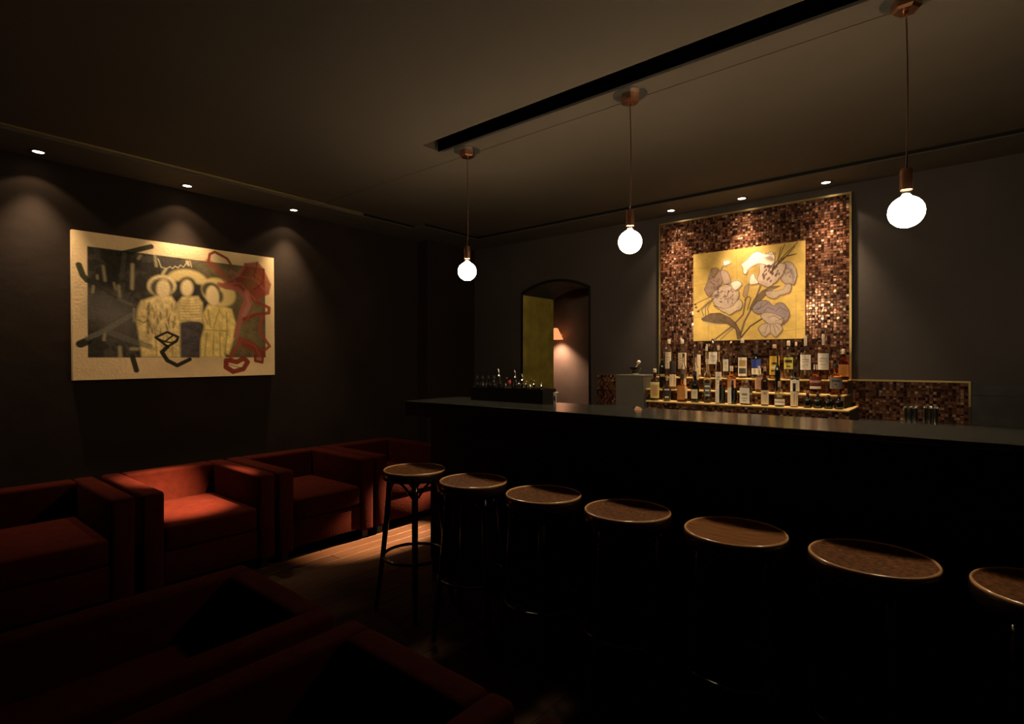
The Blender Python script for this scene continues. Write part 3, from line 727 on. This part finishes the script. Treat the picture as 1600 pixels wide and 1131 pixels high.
# ------------------------------------------------------------------ the bar
YBF, ZBAR = 2.25, 1.155
XBE = PZ(631, 626, ZBAR).x
YBB = 2.75
XBR = XR - .01
top = tag(empty('stone_countertop', ((XBE + XBR) / 2, YBF, ZBAR - .1)), 'long dark polished stone bar top with deep black edge', 'countertop')
obj('stone_slab', at(top, RB(XBE, XBR, YBF, YBB, ZBAR - .022, ZBAR, .003, 2)), 'stone', top)
obj('edge_apron', at(top, B(XBE + .002, XBR, YBF + .002, YBB - .02, ZBAR - .092, ZBAR - .022)), 'blackwood', top)
base = tag(empty('bar_counter', ((XBE + XBR) / 2, 2.7, 0)), 'solid black bar front under the stone bar top', 'bar counter')
BX0, BY0 = XBE + .035, YBF + .19
obj('body', at(base, B(BX0 + .012, XBR, BY0 + .012, YBB - .02, 0, ZBAR - .093)), 'blackwood', base)
npn = 7
for i in range(npn):
    a = BX0 + (XBR - BX0) * i / npn; b_ = BX0 + (XBR - BX0) * (i + 1) / npn - .004
    obj('front_panel', at(base, B(a, b_, BY0, BY0 + .012, .10, ZBAR - .093)), 'blackwood', base)
obj('end_panel', at(base, B(BX0, BX0 + .012, BY0 + .013, YBB - .02, .10, ZBAR - .093)), 'blackwood', base)
obj('plinth', at(base, B(BX0 + .006, XBR, BY0 + .006, BY0 + .012, 0, .10)), 'black', base)

# ------------------------------------------------------------------ bar stools
def make_stool(seat_mat):
    e = empty('bar_stool'); zs = 0.789; R = 0.180
    bm = bmesh.new()
    prof = [(0, zs - .022), (R - .02, zs - .022), (R - .012, zs - .016), (R - .012, zs - .0015)]
    for i in range(1, 9):
        r = (R - .012) * (1 - i / 8); prof.append((max(r, 0), zs - .0015 - .010 * (1 - (r / R) ** 2)))
    obj('seat', lathe(prof, 40, bm), seat_mat, e, 'auto')
    obj('seat_rim', lathe([(R - .0118, zs - .004), (R - .0105, zs + .002), (R - .006, zs + .003), (R - .0025, zs - .0005), (R - .0025, zs - .008), (R - .0118, zs - .008), (R - .0118, zs - .004)], 48), 'rim_highlight', e, True)
    obj('seat_band', lathe([(R - .0119, zs - .0085), (R - .002, zs - .0085), (R, zs - .014), (R, zs - .045), (R - .004, zs - .050), (R - .022, zs - .050), (R - .022, zs - .024), (R - .0119, zs - .0235), (R - .0119, zs - .0085)], 48), 'stoolwood', e, 'auto')
    for k in range(4):
        a = math.pi / 4 + k * math.pi / 2; c, s = math.cos(a), math.sin(a)
        pts = []; rr = []
        for t in [i / 8 for i in range(9)]:
            z = (zs - .045) * (1 - t); r = .142 + .075 * t ** 1.35
            pts.append((c * r, s * r, max(z, .0))); rr.append(.0165 - .004 * t)
        obj('leg', tube(pts, rr, 10), 'stoolwood', e, True)
        pts = []
        for t in [i / 6 for i in range(7)]:
            ang = a + (t - .5) * 1.35 + math.pi / 4; zz = zs - .135 + .085 * (1 - (2 * t - 1) ** 2)
            pts.append((.140 * math.cos(ang), .140 * math.sin(ang), zz))
        obj('brace', tube(pts, .0075, 8), 'stoolwood', e, True)
    ring = [(.178 * math.cos(2 * math.pi * i / 40), .178 * math.sin(2 * math.pi * i / 40), .30) for i in range(40)]
    obj('foot_ring', tube(ring, .0095, 8, closed=True), 'stoolwood', e, True)
    return e
stool_px = [(648, 735), (740, 750.5), (849, 770.5), (980, 798), (1148, 831), (1362, 869.5), (1649, 928)]
ordn = ['first', 'second', 'third', 'fourth', 'fifth', 'sixth', 'seventh']
stA, stB = make_stool('seat'), make_stool('seat_grain')
for i, (x, y) in enumerate(stool_px):
    p = PZ(x, y, 0.789)
    p = Vector((PY(x, y, 2.05).x, 2.05, 0))
    if i == 4: o = stB
    elif i == 0: o = stA
    else: o = copy_tree(stA)
    o.location = (p.x, p.y, 0); o.rotation_euler = (0, 0, [0.1, .35, -.2, .5, .15, -.35, .2][i])
    t = 'round wooden bar stool with striped grain seat, %s from the free end of the bar' if i == 4 else 'round dark wooden bar stool, %s from the free end of the bar'
    tag(o, t % ordn[i], 'bar stool', 'bar stools in a row along the bar')

# ------------------------------------------------------------------ armchairs
def make_chair(Wd, Dp, Ht, arm=0.115):
    """faces local -y, origin on the floor at the middle"""
    e = empty('armchair'); w2, d2 = Wd / 2, Dp / 2; r = .022
    for s in (-1, 1):
        x0, x1 = (w2 - arm, w2) if s > 0 else (-w2, -w2 + arm)
        obj('arm', RB(x0, x1, -d2, d2, .06, Ht, r, 4), 'velvet', e, 'auto')
    obj('backrest', RB(-w2 + arm - .001, w2 - arm + .001, d2 - arm - .02, d2, .06, Ht, r, 4), 'velvet', e, 'auto')
    obj('seat_base', RB(-w2 + arm, w2 - arm, -d2 + .015, d2 - arm - .02, .08, .27, .012, 2), 'velvet', e, 'auto')
    obj('seat_cushion', RB(-w2 + arm + .003, w2 - arm - .003, -d2 + .004, d2 - arm - .022, .271, .425, .028, 4), 'velvet', e, 'auto')
    for sx in (-1, 1):
        for sy in (-1, 1):
            obj('foot', B(sx * (w2 - .06) - .025, sx * (w2 - .06) + .025, sy * (d2 - .06) - .025, sy * (d2 - .06) + .025, 0, .062), 'blackwood', e)
    return e
cw = make_chair(0.79, 0.86, 0.64)
labs = ['red cube armchair by the dark wall, under the near corner of the figure painting', 'red cube armchair by the dark wall, under the ribboned end of the figure painting',
        'red cube armchair by the dark wall, next after the one under the painting\'s ribbons', 'red cube armchair by the dark wall, in the corner nearest the bar end']
for i, yc in enumerate([0.625, 1.45, 2.262, 3.075]):
    o = cw if i == 0 else copy_tree(cw)
    o.location = (-3.625 - .43, yc, 0); o.rotation_euler = (0, 0, math.pi / 2)
    tag(o, labs[i], 'armchair', 'red armchairs lined up along the dark wall')
cr = make_chair(0.665, 0.80, 0.60, arm=0.085)
labs = ['dark red armchair backing onto the bar, first in row from the painting wall', 'dark red armchair backing onto the bar, second in row from the painting wall', 'dark red armchair backing onto the bar, third in row from the painting wall']
for i, xc in enumerate([-1.883, -1.143, -0.405]):
    o = cr if i == 0 else copy_tree(cr)
    o.location = (xc, .995 - .40 + (.012 * i), 0)
    tag(o, labs[i], 'armchair', 'red armchairs in a row facing away from the bar')

# ------------------------------------------------------------------ bottles
def label_arc(r, z0, z1, a0, a1, n=8, th=.0006):
    bm = bmesh.new(); V = []
    for i in range(n + 1):
        a = a0 + (a1 - a0) * i / n
        V.append([bm.verts.new(((r + t) * math.cos(a), (r + t) * math.sin(a), z)) for t, z in ((0, z0), (0, z1), (th, z0), (th, z1))])
    for p, q in zip(V, V[1:]):
        bm.faces.new((p[2], q[2], q[3], p[3])); bm.faces.new((p[0], p[1], q[1], q[0]))
        bm.faces.new((p[1], p[3], q[3], q[1])); bm.faces.new((p[0], q[0], q[2], p[2]))
    bm.faces.new(V[0]); bm.faces.new(V[-1])
    bmesh.ops.recalc_face_normals(bm, faces=bm.faces)
    return bm
SHAPES = {   # relative radius / height profiles of the body, without the cap
    'wine': [(.0, 0), (.92, 0), (1, .03), (1, .58), (.92, .66), (.45, .78), (.33, .84), (.31, .97), (.36, .97), (.36, 1)],
    'tall': [(.0, 0), (.94, 0), (1, .02), (1, .70), (.93, .75), (.45, .82), (.34, .86), (.34, 1)],
    'globe': [(.0, 0), (.80, 0), (.9, .03), (1, .55), (.9, .66), (.45, .78), (.26, .84), (.26, 1)],
    'squat': [(.0, 0), (.94, 0), (1, .03), (1, .64), (.88, .72), (.40, .78), (.34, .82), (.34, 1)],
    'slim': [(.0, 0), (.94, 0), (1, .02), (1, .60), (.8, .68), (.42, .78), (.38, 1)],
    'flask': [(.0, 0), (.95, 0), (1, .03), (1, .78), (.9, .84), (.3, .86), (.28, 1)],
}
def bottle(px, top, base_y, wpx, tier, shape, glassm, lab, capm, caph, labels=(), sq=None, rot=0.0, dy=0.0, flat=1.0, prints=(), capr=1.1, group=None, name='liquor_bottle'):
    Y = YT[tier] + 0.062 + dy
    _, b, st_ = ray(px); d = Y / b
    R = wpx * d / FPX / st_ / 2
    if sq: R *= .93
    zt = PY(px, top, Y).z
    hgt = max(zt - ZT[tier], .07)
    X = PY(px, 0, Y).x
    e = tag(empty(name, (X, Y, ZT[tier])), lab, 'bottle', group or 'bottles on the stepped shelf')
    ch = caph * d / FPX; hb = hgt - ch
    prof = [(r * R, z * hb) for r, z in SHAPES[shape]]
    nrad = SHAPES[shape][-1][0] * R
    n = 32 if sq else 24
    if glassm == 'clear':
        t = .0038
        inner = [(max(r * R - t, .002) if r > 0 else 0, max(z * hb, .006)) for r, z in SHAPES[shape]]
        bm = lathe(prof + [(max(nrad - t, .002), hb)] + inner[::-1][1:], n, sq=sq, rot=rot, flat=flat)
    else:
        bm = lathe(prof + [(0, hb)], n, sq=sq, rot=rot, flat=flat)
    body = obj('glass_body', bm, glassm, e, 'auto')
    cr_ = nrad * capr
    obj('cap', lathe([(0, hb + .0003), (cr_, hb + .0003), (cr_ * 1.0, hb + ch * .85), (cr_ * .85, hgt), (0, hgt)], 16), capm, e, 'auto')
    look = math.atan2(-Y, -X)
    for (m_, f0, f1, off, half) in labels:
        z0, z1 = f0 * hgt, f1 * hgt
        if sq:
            ww = R * half
            fd = R * flat * 1.0 + .0008
            ang = rot if True else 0
            bm = B(-ww, ww, -fd - .0008, -fd, z0, z1)
            bmesh.ops.rotate(bm, verts=bm.verts, matrix=Matrix.Rotation(ang + off, 3, 'Z'))
            lo = obj('label', bm, m_, e)
        else:
            a = look + off
            lo = obj('label', label_arc(R + .0004, z0, z1, a - half, a + half), m_, e, 'auto')
        for (pm_, g0, g1, wk) in prints:
            zz0, zz1 = z0 + (z1 - z0) * g0, z0 + (z1 - z0) * g1
            if sq:
                bm = B(-ww * wk, ww * wk, -fd - .0014, -fd - .0008, zz0, zz1)
                bmesh.ops.rotate(bm, verts=bm.verts, matrix=Matrix.Rotation(ang + off, 3, 'Z'))
                obj('label_print', bm, pm_, lo)
            else:
                obj('label_print', label_arc(R + .0012, zz0, zz1, a - half * wk, a + half * wk, 5), pm_, lo)
        prints = ()
    return e
LN = [('grey', .66, .70, .5), ('grey', .52, .54, .6), ('grey', .30, .32, .42)]
# top step
bottle(1045.4, 530, 589, 13.5, 2, 'tall', 'clear', 'clear round bottle with cream label, at the doorway end of the top step', 'bone', 7, [('cream', .22, .66, -.25, .75)], prints=LN)
bottle(1066, 530, 589, 14, 2, 'tall', 'clear', 'clear round bottle with wide cream label, second on the top step from the doorway end', 'bone', 7, [('cream', .22, .64, 0, 1.1)], prints=LN)
bottle(1089, 534, 590, 13, 2, 'tall', 'clear', 'clear bottle with tall pale label, third on the top step from the doorway end', 'clear', 6, [('cream', .08, .64, .25, .8)])
bottle(1114, 529.5, 590, 14, 2, 'tall', 'pale', 'pale spirit bottle with broad cream label on the top step below the lily leaf', 'steel', 7, [('white', .35, .66, 0, 1.2)], prints=LN)
bottle(1136, 532, 590, 16, 2, 'globe', 'clear', 'round-shouldered clear decanter with small white label on the top step', 'clear', 8, [('white', .18, .50, -.3, .55)], prints=LN)
bottle(1160, 528.6, 590, 14.5, 2, 'tall', 'clear', 'clear square-shouldered bottle with a dark picture on its white label', 'bone', 7, [('white', .06, .52, 0, 1.1)], prints=[('slate_paper', .12, .42, .75), ('goldpaper', .52, .85, .7)])
bottle(1181.5, 546, 591, 16, 2, 'squat', 'darkglass', 'dark round-shouldered bottle with bright blue and white label', 'ink', 7, [('blue', .36, .66, 0, 1.1), ('white', .14, .35, 0, 1.1)])
bottle(1210, 538, 591, 16, 2, 'tall', 'pale', 'bottle wrapped in a tall yellow label on the top step', 'cork', 6, [('yellow', .12, .66, 0, 1.25)], prints=[('ink', .55, .66, .35), ('white', .32, .46, .5), ('ink', .18, .24, .6)])
bottle(1232, 532, 591, 14.5, 2, 'tall', 'clear', 'clear bottle with square yellow-green label and tall cork', 'bone', 8, [('ygreen', .26, .56, 0, 1.2)], prints=[('ink', .55, .8, .7), ('ink', .2, .28, .4)])
bottle(1244, 534, 591, 8, 2, 'slim', 'clear', 'very slim clear bottle squeezed behind the white-labelled ones', 'bone', 6, [], dy=.05)
bottle(1258.6, 524, 591.5, 17, 2, 'squat', 'clear', 'clear bottle with large white label and tall white pourer, beside the yellow-green label', 'bone', 16, [('white', .22, .56, 0, 1.2)], prints=LN, capr=.8)
bottle(1286.5, 522, 592, 18, 2, 'squat', 'pale', 'broad pale bottle with large white label and flared pourer near the brass frame', 'bone', 17, [('white', .22, .58, 0, 1.2)], prints=LN, capr=.8)
bottle(1318, 545, 592, 17, 2, 'squat', 'amber', 'squat amber whisky bottle against the brass frame on the top step', 'bone', 8, [('orange', .12, .50, 0, 1.0)], sq=5, rot=.15)
# middle step
bottle(1035, 543, 606, 9.8, 1, 'wine', 'darkglass', 'tall black wine-shaped bottle at the doorway end of the middle step', 'ink', 9, [('goldpaper', .30, .36, 0, .8)])
bottle(1051, 563.7, 608, 10.5, 1, 'slim', 'brownglass', 'bottle with long black sleeve over a cream label on the middle step', 'ink', 19, [('cream', .10, .52, 0, 1.3)], capr=2.5)
bottle(1068, 552, 609, 9.5, 1, 'slim', 'clear', 'slim clear bottle with black stopper, behind the amber bottle', 'ink', 6, [('cream', .08, .3, .4, .6)])
bottle(1087, 552, 609, 9.5, 1, 'slim', 'clear', 'slim clear bottle with black stopper, behind the dark cream-labelled bottle', 'ink', 6, [('cream', .3, .6, .5, .6)])
bottle(1104, 541, 610, 8.5, 1, 'slim', 'pale', 'tall slender pale bottle with white cap on the middle step', 'bone', 7, [])
bottle(1122.5, 540, 611, 9.5, 1, 'slim', 'pale', 'tall slender bottle with white cap and white label on the middle step', 'bone', 7, [('white', .06, .42, 0, 1.2)], prints=LN)
bottle(1143, 572, 612, 14, 1, 'squat', 'amber', 'short orange bottle with round white stopper on the middle step', 'bone', 8, [('terra', .08, .5, 0, 1.1)])
bottle(1186, 571.6, 613, 13, 1, 'globe', 'clear', 'short clear bottle with pinkish label and white cap on the middle step', 'bone', 7, [('pink', .12, .55, 0, 1.2)], prints=LN)
bottle(1215, 549, 614, 9, 1, 'wine', 'darkglass', 'slim black bottle in front of the yellow-labelled one', 'ink', 8, [])
bottle(1242, 574, 615, 15, 1, 'squat', 'darkglass', 'squat dark bottle with big white square label on the middle step', 'ink', 8, [('white', .10, .52, 0, 1.15)], prints=LN)
bottle(1274, 569, 617.7, 19, 1, 'squat', 'amber', 'amber bourbon bottle with dark red label and glass stopper', 'clear', 9, [('redlabel', .30, .60, 0, 1.2), ('white', .18, .27, 0, 1.1)], prints=[('pink', .30, .55, .85)])
bottle(1306, 568.4, 618, 20, 1, 'squat', 'amber', 'broad amber bottle with grey label and black cap on the middle step', 'ink', 7, [('grey', .20, .58, 0, 1.2)], prints=[('ink', .60, .72, .55), ('ink', .32, .40, .15)])
# bottom step
bottle(1023, 576, 623, 14, 0, 'squat', 'brownglass', 'bottle with yellow and cream label at the doorway end of the bottom step', 'bone', 6, [('ygreen', .08, .58, 0, 1.3)], prints=[('terra', .12, .8, .45), ('cream', .86, 1.0, .98)])
bottle(1042, 586.7, 626.5, 13.5, 0, 'globe', 'brownglass', 'dark bulbous bottle with white printed marks and cork stopper', 'cork', 8, [('ink', .10, .52, 0, 1.1)], prints=[('white', .78, .9, .55), ('white', .08, .2, .4)])
bottle(1065.6, 583.6, 626.5, 16.5, 0, 'squat', 'amber', 'round amber bottle with orange label and black stopper on the bottom step', 'ink', 10, [('orange', .08, .58, -.3, .8), ('cream', .12, .52, .95, .35)])
bottle(1086, 579.6, 627, 13.5, 0, 'squat', 'darkglass', 'dark bottle with small cream label on the bottom step', 'ink', 7, [('cream', .12, .42, -.2, .8)], prints=LN)
bottle(1105, 561, 627, 11.5, 0, 'tall', 'clear', 'tall clear bottle with white printing standing on the bottom step', 'bone', 8, [('slate_paper', .14, .46, 0, .9)], prints=[('white', .7, .82, .8), ('white', .4, .52, .6), ('white', .1, .16, .7)])
bottle(1125.7, 594, 630.5, 13, 0, 'flask', 'darkglass', 'black square bottle with narrow white label, the one nearer the doorway', 'ink', 7, [('white', .03, .70, 0, .82)], sq=6, rot=-.62)
bottle(1144.5, 594, 630.5, 12.6, 0, 'flask', 'darkglass', 'black square bottle with narrow white label, the one beside the white flask', 'ink', 7, [('white', .03, .70, 0, .82)], sq=6, rot=-.62)
bottle(1166, 592, 628, 20, 0, 'flask', 'clear', 'wide clear flask with large white label and cork on the bottom step', 'cork', 6, [('white', .06, .66, 0, .95)], sq=5, rot=-.25, flat=.55, prints=[('grey', .52, .64, .55), ('grey', .30, .34, .6), ('grey', .14, .18, .35)], capr=1.0)
bottle(1195, 573, 629.5, 12.5, 0, 'tall', 'brownglass', 'tall dark bottle with cream label and cork, beside the white flask', 'cork', 7, [('cream', .04, .40, 0, 1.2)], prints=[('goldpaper', .7, .88, .3)])
bottle(1218, 595.5, 634, 17.5, 0, 'globe', 'clear', 'clear bulbous bottle with low white label and gold medallion', 'cork', 9, [('white', .06, .30, 0, 1.1), ('goldpaper', .36, .54, 0, .4)], prints=[('ink', .45, .55, .8)])
bottle(1241, 598.6, 636, 12.3, 0, 'squat', 'darkglass', 'dark bottle with tall cream label and black cap on the bottom step', 'ink', 8, [('cream', .04, .66, 0, 1.2)], prints=[('grey', .15, .85, .06)])
for i, (x, tp) in enumerate([(1262, 613.5), (1278, 615), (1294.5, 617), (1311, 617)]):
    bottle(x, tp, 638, 14.2, 0, 'squat', 'darkglass', 'small round black bottle in a foursome below the amber bottles', 'ink', 4, [], group='four small black bottles on the bottom step')

# ------------------------------------------------------------------ tray of bitters on the bar
TX0, TX1 = PZ(736, 626, ZBAR).x, PZ(848, 630, ZBAR).x
TY0, TY1 = 2.565, 2.70
TX0, TX1 = PY(736, 626, TY0).x, PY(848, 630, TY0).x
tr = tag(empty('bottle_tray', ((TX0 + TX1) / 2, (TY0 + TY1) / 2, ZBAR)), 'low black wooden tray full of small bottles on the bar', 'tray')
th_ = .088
for nm, a in [('side', (TX0, TX1, TY0, TY0 + .010, .0, th_)), ('side', (TX0, TX1, TY1 - .010, TY1, 0, th_)), ('side', (TX0, TX0 + .010, TY0 + .010, TY1 - .010, 0, th_)), ('side', (TX1 - .010, TX1, TY0 + .010, TY1 - .010, 0, th_)), ('bottom', (TX0 + .010, TX1 - .010, TY0 + .010, TY1 - .010, 0, .008))]:
    obj(nm, at(tr, B(a[0], a[1], a[2], a[3], ZBAR + a[4], ZBAR + a[5])), 'blackwood', tr)
def dasher(px, topy, row, rad, kind, lab):
    Y = [TY0 + .034, TY0 + .070, TY0 + .104][row]
    p = PY(px, topy, Y); h = max(p.z - ZBAR - .0085, .10)
    e = tag(empty('dasher_bottle', (p.x, Y, ZBAR + .0085)), lab, 'bottle', 'small bottles in the black bar tray')
    sp = {'spout': .052, 'dash': .030, 'cap': .020, 'jug': .05}[kind]
    hb = h - sp
    obj('glass_body', lathe([(0, 0), (rad * .95, 0), (rad, .004), (rad, hb * .66), (rad * .85, hb * .76), (rad * .42, hb * .88), (rad * .40, hb), (0, hb)], 16), 'darkglass' if kind != 'cap' or 'red' not in lab else 'brownglass', e, 'auto')
    if kind == 'cap':
        obj('cap', lathe([(0, hb + .0002), (rad * .55, hb + .0002), (rad * .55, h), (0, h)], 14), 'redcap' if 'red' in lab else 'ink', e, 'auto')
        if 'red' in lab: obj('label', label_arc(rad * 1.01, hb * .30, hb * .66, math.atan2(-Y, -p.x) - 1.1, math.atan2(-Y, -p.x) + 1.1), 'white', e)
    else:
        obj('collar', lathe([(0, hb + .0002), (rad * .62, hb + .0002), (rad * .62, hb + .008), (rad * .30, hb + .013), (0, hb + .013)], 14), 'steel', e, 'auto')
        n = .013
        if kind == 'spout': pts = [(0, 0, hb + n), (0, 0, hb + .028), (-.004, 0, hb + .042), (-.009, 0, h)]
        elif kind == 'jug': pts = [(0, 0, hb + n), (.001, 0, hb + .035), (.006, 0, h - .004), (.016, 0, h)]
        else: pts = [(0, 0, hb + n), (0, 0, h - .008), (.001, 0, h)]
        obj('spout', tube(pts, [rad * .16] * (len(pts) - 1) + [rad * .1], 8), 'steel', e, True)
dk = 'small dark bottle with pointed steel dasher in the black tray'
for px, ty, row, rad, kind, lab in [
    (745, 587, 0, .017, 'cap', 'small dark capped bottle in the black tray'), (753.5, 587, 1, .017, 'cap', 'small dark capped bottle in the black tray'),
    (763, 587, 0, .017, 'cap', 'small dark capped bottle in the black tray'), (771.5, 587, 1, .017, 'cap', 'small dark capped bottle in the black tray'),
    (780, 576, 0, .018, 'spout', 'tall small bottle with long bright pour spout, beside the dark capped ones'), (790, 590, 2, .013, 'jug', 'slim bottle with bent spout next to the red-capped one'),
    (796, 594, 0, .017, 'cap', 'small bottle with red cap and white label in the tray'), (805.5, 578, 1, .017, 'spout', 'tall small bottle with long pour spout, behind the red-capped one'),
    (811.5, 594, 0, .014, 'dash', dk), (816.5, 583, 2, .015, 'spout', 'small bottle with slender pour spout in the tray\'s back row'), (822.5, 595, 0, .014, 'dash', dk),
    (828, 592, 2, .012, 'jug', 'slim bottle with bent coppery spout at the middle of the tray\'s back row'), (835, 595, 0, .014, 'dash', dk), (846.5, 597, 1, .014, 'dash', dk)]:
    dasher(px, ty, row, rad, kind, lab)
# small jigger-like measure standing at the tray end
e_ = PY(855.5, 594, TY0 + .12)
# white card stand beside the tray
cp = PZ(867, 632, ZBAR)
card = tag(empty('card_holder', (cp.x, cp.y, ZBAR)), 'small white folded card standing on the bar beside the tray', 'card')
obj('card_face', B(-.010, .010, -.002, 0, 0.0, .072), 'white', card); obj('card_fold', B(-.010, .010, 0.0002, .022, .070, .072), 'white', card)
obj('card_print', B(-.007, .003, -.0026, -.002, .022, .050), 'ink', card)
# folded coppery napkin on the back counter edge of the bar
npos = PZ(997, 640, ZBAR)
NS = .6
nap = tag(empty('folded_napkin', (npos.x, min(npos.y, YBB - .04), ZBAR)), 'small peach folded napkin lying on the bar near the grey box', 'napkin')
bm = bmesh.new()
vs = [bm.verts.new(Vector(p) * NS) for p in ((-.03, -.02, 0), (.03, -.018, 0), (.028, .022, 0), (-.026, .02, 0), (-.02, -.012, .018), (.022, -.008, .024), (.018, .012, .020), (-.022, .014, .028))]
for q in ((0, 1, 2, 3), (4, 5, 6, 7), (0, 1, 5, 4), (1, 2, 6, 5), (2, 3, 7, 6), (3, 0, 4, 7)): bm.faces.new([vs[i] for i in q])
obj('cloth', bm, 'terra', nap)

# ------------------------------------------------------------------ grey box with mortar, steel tumblers
GX0, GY0 = PY(962, 600, 4.46).x, 4.46
gz = PY(1000, 586, GY0).z
gb = tag(empty('grey_box', ((GX0 + PX0) / 2, 4.6, ZBC)), 'plain grey painted box beside the mosaic panel', 'box')
obj('body', at(gb, RB(GX0, PX0 - .004, GY0, YB - .026, ZBC + .0005, gz - .012, .002, 1)), 'greybox', gb)
obj('lid', at(gb, RB(GX0 - .004, PX0 - .003, GY0 - .004, YB - .026, gz - .0118, gz, .002, 1)), 'greybox', gb)
mp_ = PY(993, 580, 4.54)
mo = tag(empty('mortar', (mp_.x, 4.54, gz)), 'dark glossy mortar bowl on a pale foot, on the grey box', 'bowl')
obj('bowl', lathe([(0, .014), (.028, .014), (.047, .035), (.056, .066), (.057, .070), (.052, .070), (.043, .040), (.024, .022), (0, .020)], 24), 'darkglass', mo, True)
obj('foot', lathe([(0, 0), (.034, 0), (.030, .008), (.026, .0138), (0, .0138)], 24), 'bone', mo, True)
pe = tag(empty('pestle', (mp_.x, 4.54, gz)), 'pale pestle leaning in the dark mortar bowl', 'pestle')
obj('shaft', tube([(-.014, 0, .036), (.010, 0, .078), (.022, 0, .098)], [.009, .007, .008], 10), 'bone', pe, True)
obj('grip', tube([(.022, 0, .0985), (.027, 0, .107), (.036, 0, .122), (.040, 0, .128)], [.009, .017, .017, .010], 12), 'bone', pe, True)
def tumbler(x, y, h, r, lab):
    e = tag(empty('steel_tumbler', (x, y, ZBC)), lab, 'tumbler', 'steel tumblers on the back counter')
    obj('cup', lathe([(0, 0), (r * .85, 0), (r * .9, .002), (r, h * .97), (r, h), (r - .0015, h), (r - .0025, h * .9), (r * .85 - .002, .004), (0, .004)], 16), 'steel', e, 'auto')
    obj('rolled_lip', tube([(r * math.cos(2 * math.pi * i / 16), r * math.sin(2 * math.pi * i / 16), h) for i in range(16)], .0014, 6, closed=True), 'steel', e, True)
for gx, lab in ((1423, 'slim steel tumbler in the bunch nearer the bottle shelves'), (1454, 'slim steel tumbler in the bunch farther from the bottle shelves')):
    c0 = PY(gx, 645, 4.25)
    for i in range(3):
        for j in range(3):
            tumbler(c0.x + (i - 1) * .0265, 4.25 + j * .032 + .003 * i, PY(gx, 637.5 - j * 1.0, 4.25).z - ZBC, .0122, lab)

# ------------------------------------------------------------------ corridor wall lamp
lp = PY(868, 522, 6.30)
sc = tag(empty('wall_sconce', (lp.x, 6.449, lp.z)), 'glowing cone-shaded wall lamp seen through the arched doorway', 'wall lamp')
obj('back_plate', lathe([(0, 0), (.03, 0), (.03, .012), (0, .012)], 16), 'brass', sc).rotation_euler = (math.pi / 2, 0, 0)
obj('arm', tube([(0, -.012, 0), (0, -.08, .02), (0, -.149, .10)], .006, 8), 'brass', sc, True)
obj('lamp_shade', lathe([(.022, .085), (.034, .080), (.110, -.075), (.108, -.075), (.032, .078), (.022, .083), (.022, .085)], 28), 'shade', sc, True).location = (0, -.149, 0)
l = bpy.data.lights.new('lamp_glow', 'SPOT'); l.energy = 42; l.color = (1.0, 0.58, 0.36); l.shadow_soft_size = .03
l.spot_size = math.radians(112); l.spot_blend = .9
lo = bpy.data.objects.new('lamp_glow', l); COL.objects.link(lo); lo.parent = sc; lo.location = (0, -.149, -.03)

# ------------------------------------------------------------------ added lamps, out of sight
def aim(o, frm, to): o.location = frm; o.rotation_euler = (Vector(to) - Vector(frm)).to_track_quat('-Z', 'Y').to_euler()
def beam(name, power, deg, blend, col, frm, to, rad):
    l = bpy.data.lights.new(name, 'SPOT'); l.energy = power; l.spot_size = math.radians(deg); l.spot_blend = blend; l.color = col; l.shadow_soft_size = rad
    o = bpy.data.objects.new(name, l); COL.objects.link(o); aim(o, frm, to); return o
# black spot added in the ceiling channel to brighten the second wall armchair
f0, t0 = Vector((-2.52, 2.375, ZC + .085)), Vector((-4.10, 1.36, 0.45))
dirn = (t0 - f0).normalized()
ts = tag(empty('added_channel_light', (f0.x, f0.y, ZC + SDEP - .007)), 'small black spotlight added inside the dark ceiling channel to brighten one armchair', 'spotlight')
q = dirn.to_track_quat('Z', 'Y').to_matrix()
bm = lathe([(0, -.045), (.022, -.045), (.024, -.04), (.024, .018), (.020, .018), (.020, -.002), (0, -.002)], 20)
bmesh.ops.transform(bm, verts=bm.verts, matrix=Matrix.Translation(f0 - ts.location) @ q.to_4x4())
obj('housing', bm, 'black', ts, 'auto')
obj('stem', tube([(0, 0, 0), tuple(f0 - dirn * .03 - ts.location)], .006, 8), 'black', ts)
b1 = beam('added_channel_beam', 9500, 16, .95, (1.0, .66, .38), f0 + dirn * .004, t0, .012); b1.parent = ts; b1.location -= ts.location
# unseen downlight added in the corridor to light the floor through the arch
f1, t1 = Vector((-3.15, 6.00, 2.63)), Vector((-3.50, 2.95, 0.22))
dl = tag(empty('added_corridor_light', (f1.x, f1.y, 2.65)), 'unseen tilted downlight added on the corridor ceiling to light the floor patch', 'spotlight')
dirn = (t1 - f1).normalized(); q = dirn.to_track_quat('Z', 'Y').to_matrix()
bm = lathe([(0, -.06), (.026, -.06), (.028, -.05), (.028, .02), (.024, .02), (.024, -.002), (0, -.002)], 20)
bmesh.ops.transform(bm, verts=bm.verts, matrix=Matrix.Translation(Vector((0, 0, -.075))) @ q.to_4x4())
obj('housing', bm, 'black', dl, 'auto'); obj('stem', tube([(0, 0, 0), tuple(Vector((0, 0, -.075)) - dirn * .03)], .007, 8), 'black', dl)
b2 = beam('added_corridor_beam', 19000, 11, .9, (1.0, .58, .30), Vector((f1.x, f1.y, 2.575)) + dirn * .004, t1, .015); b2.parent = dl; b2.location -= dl.location
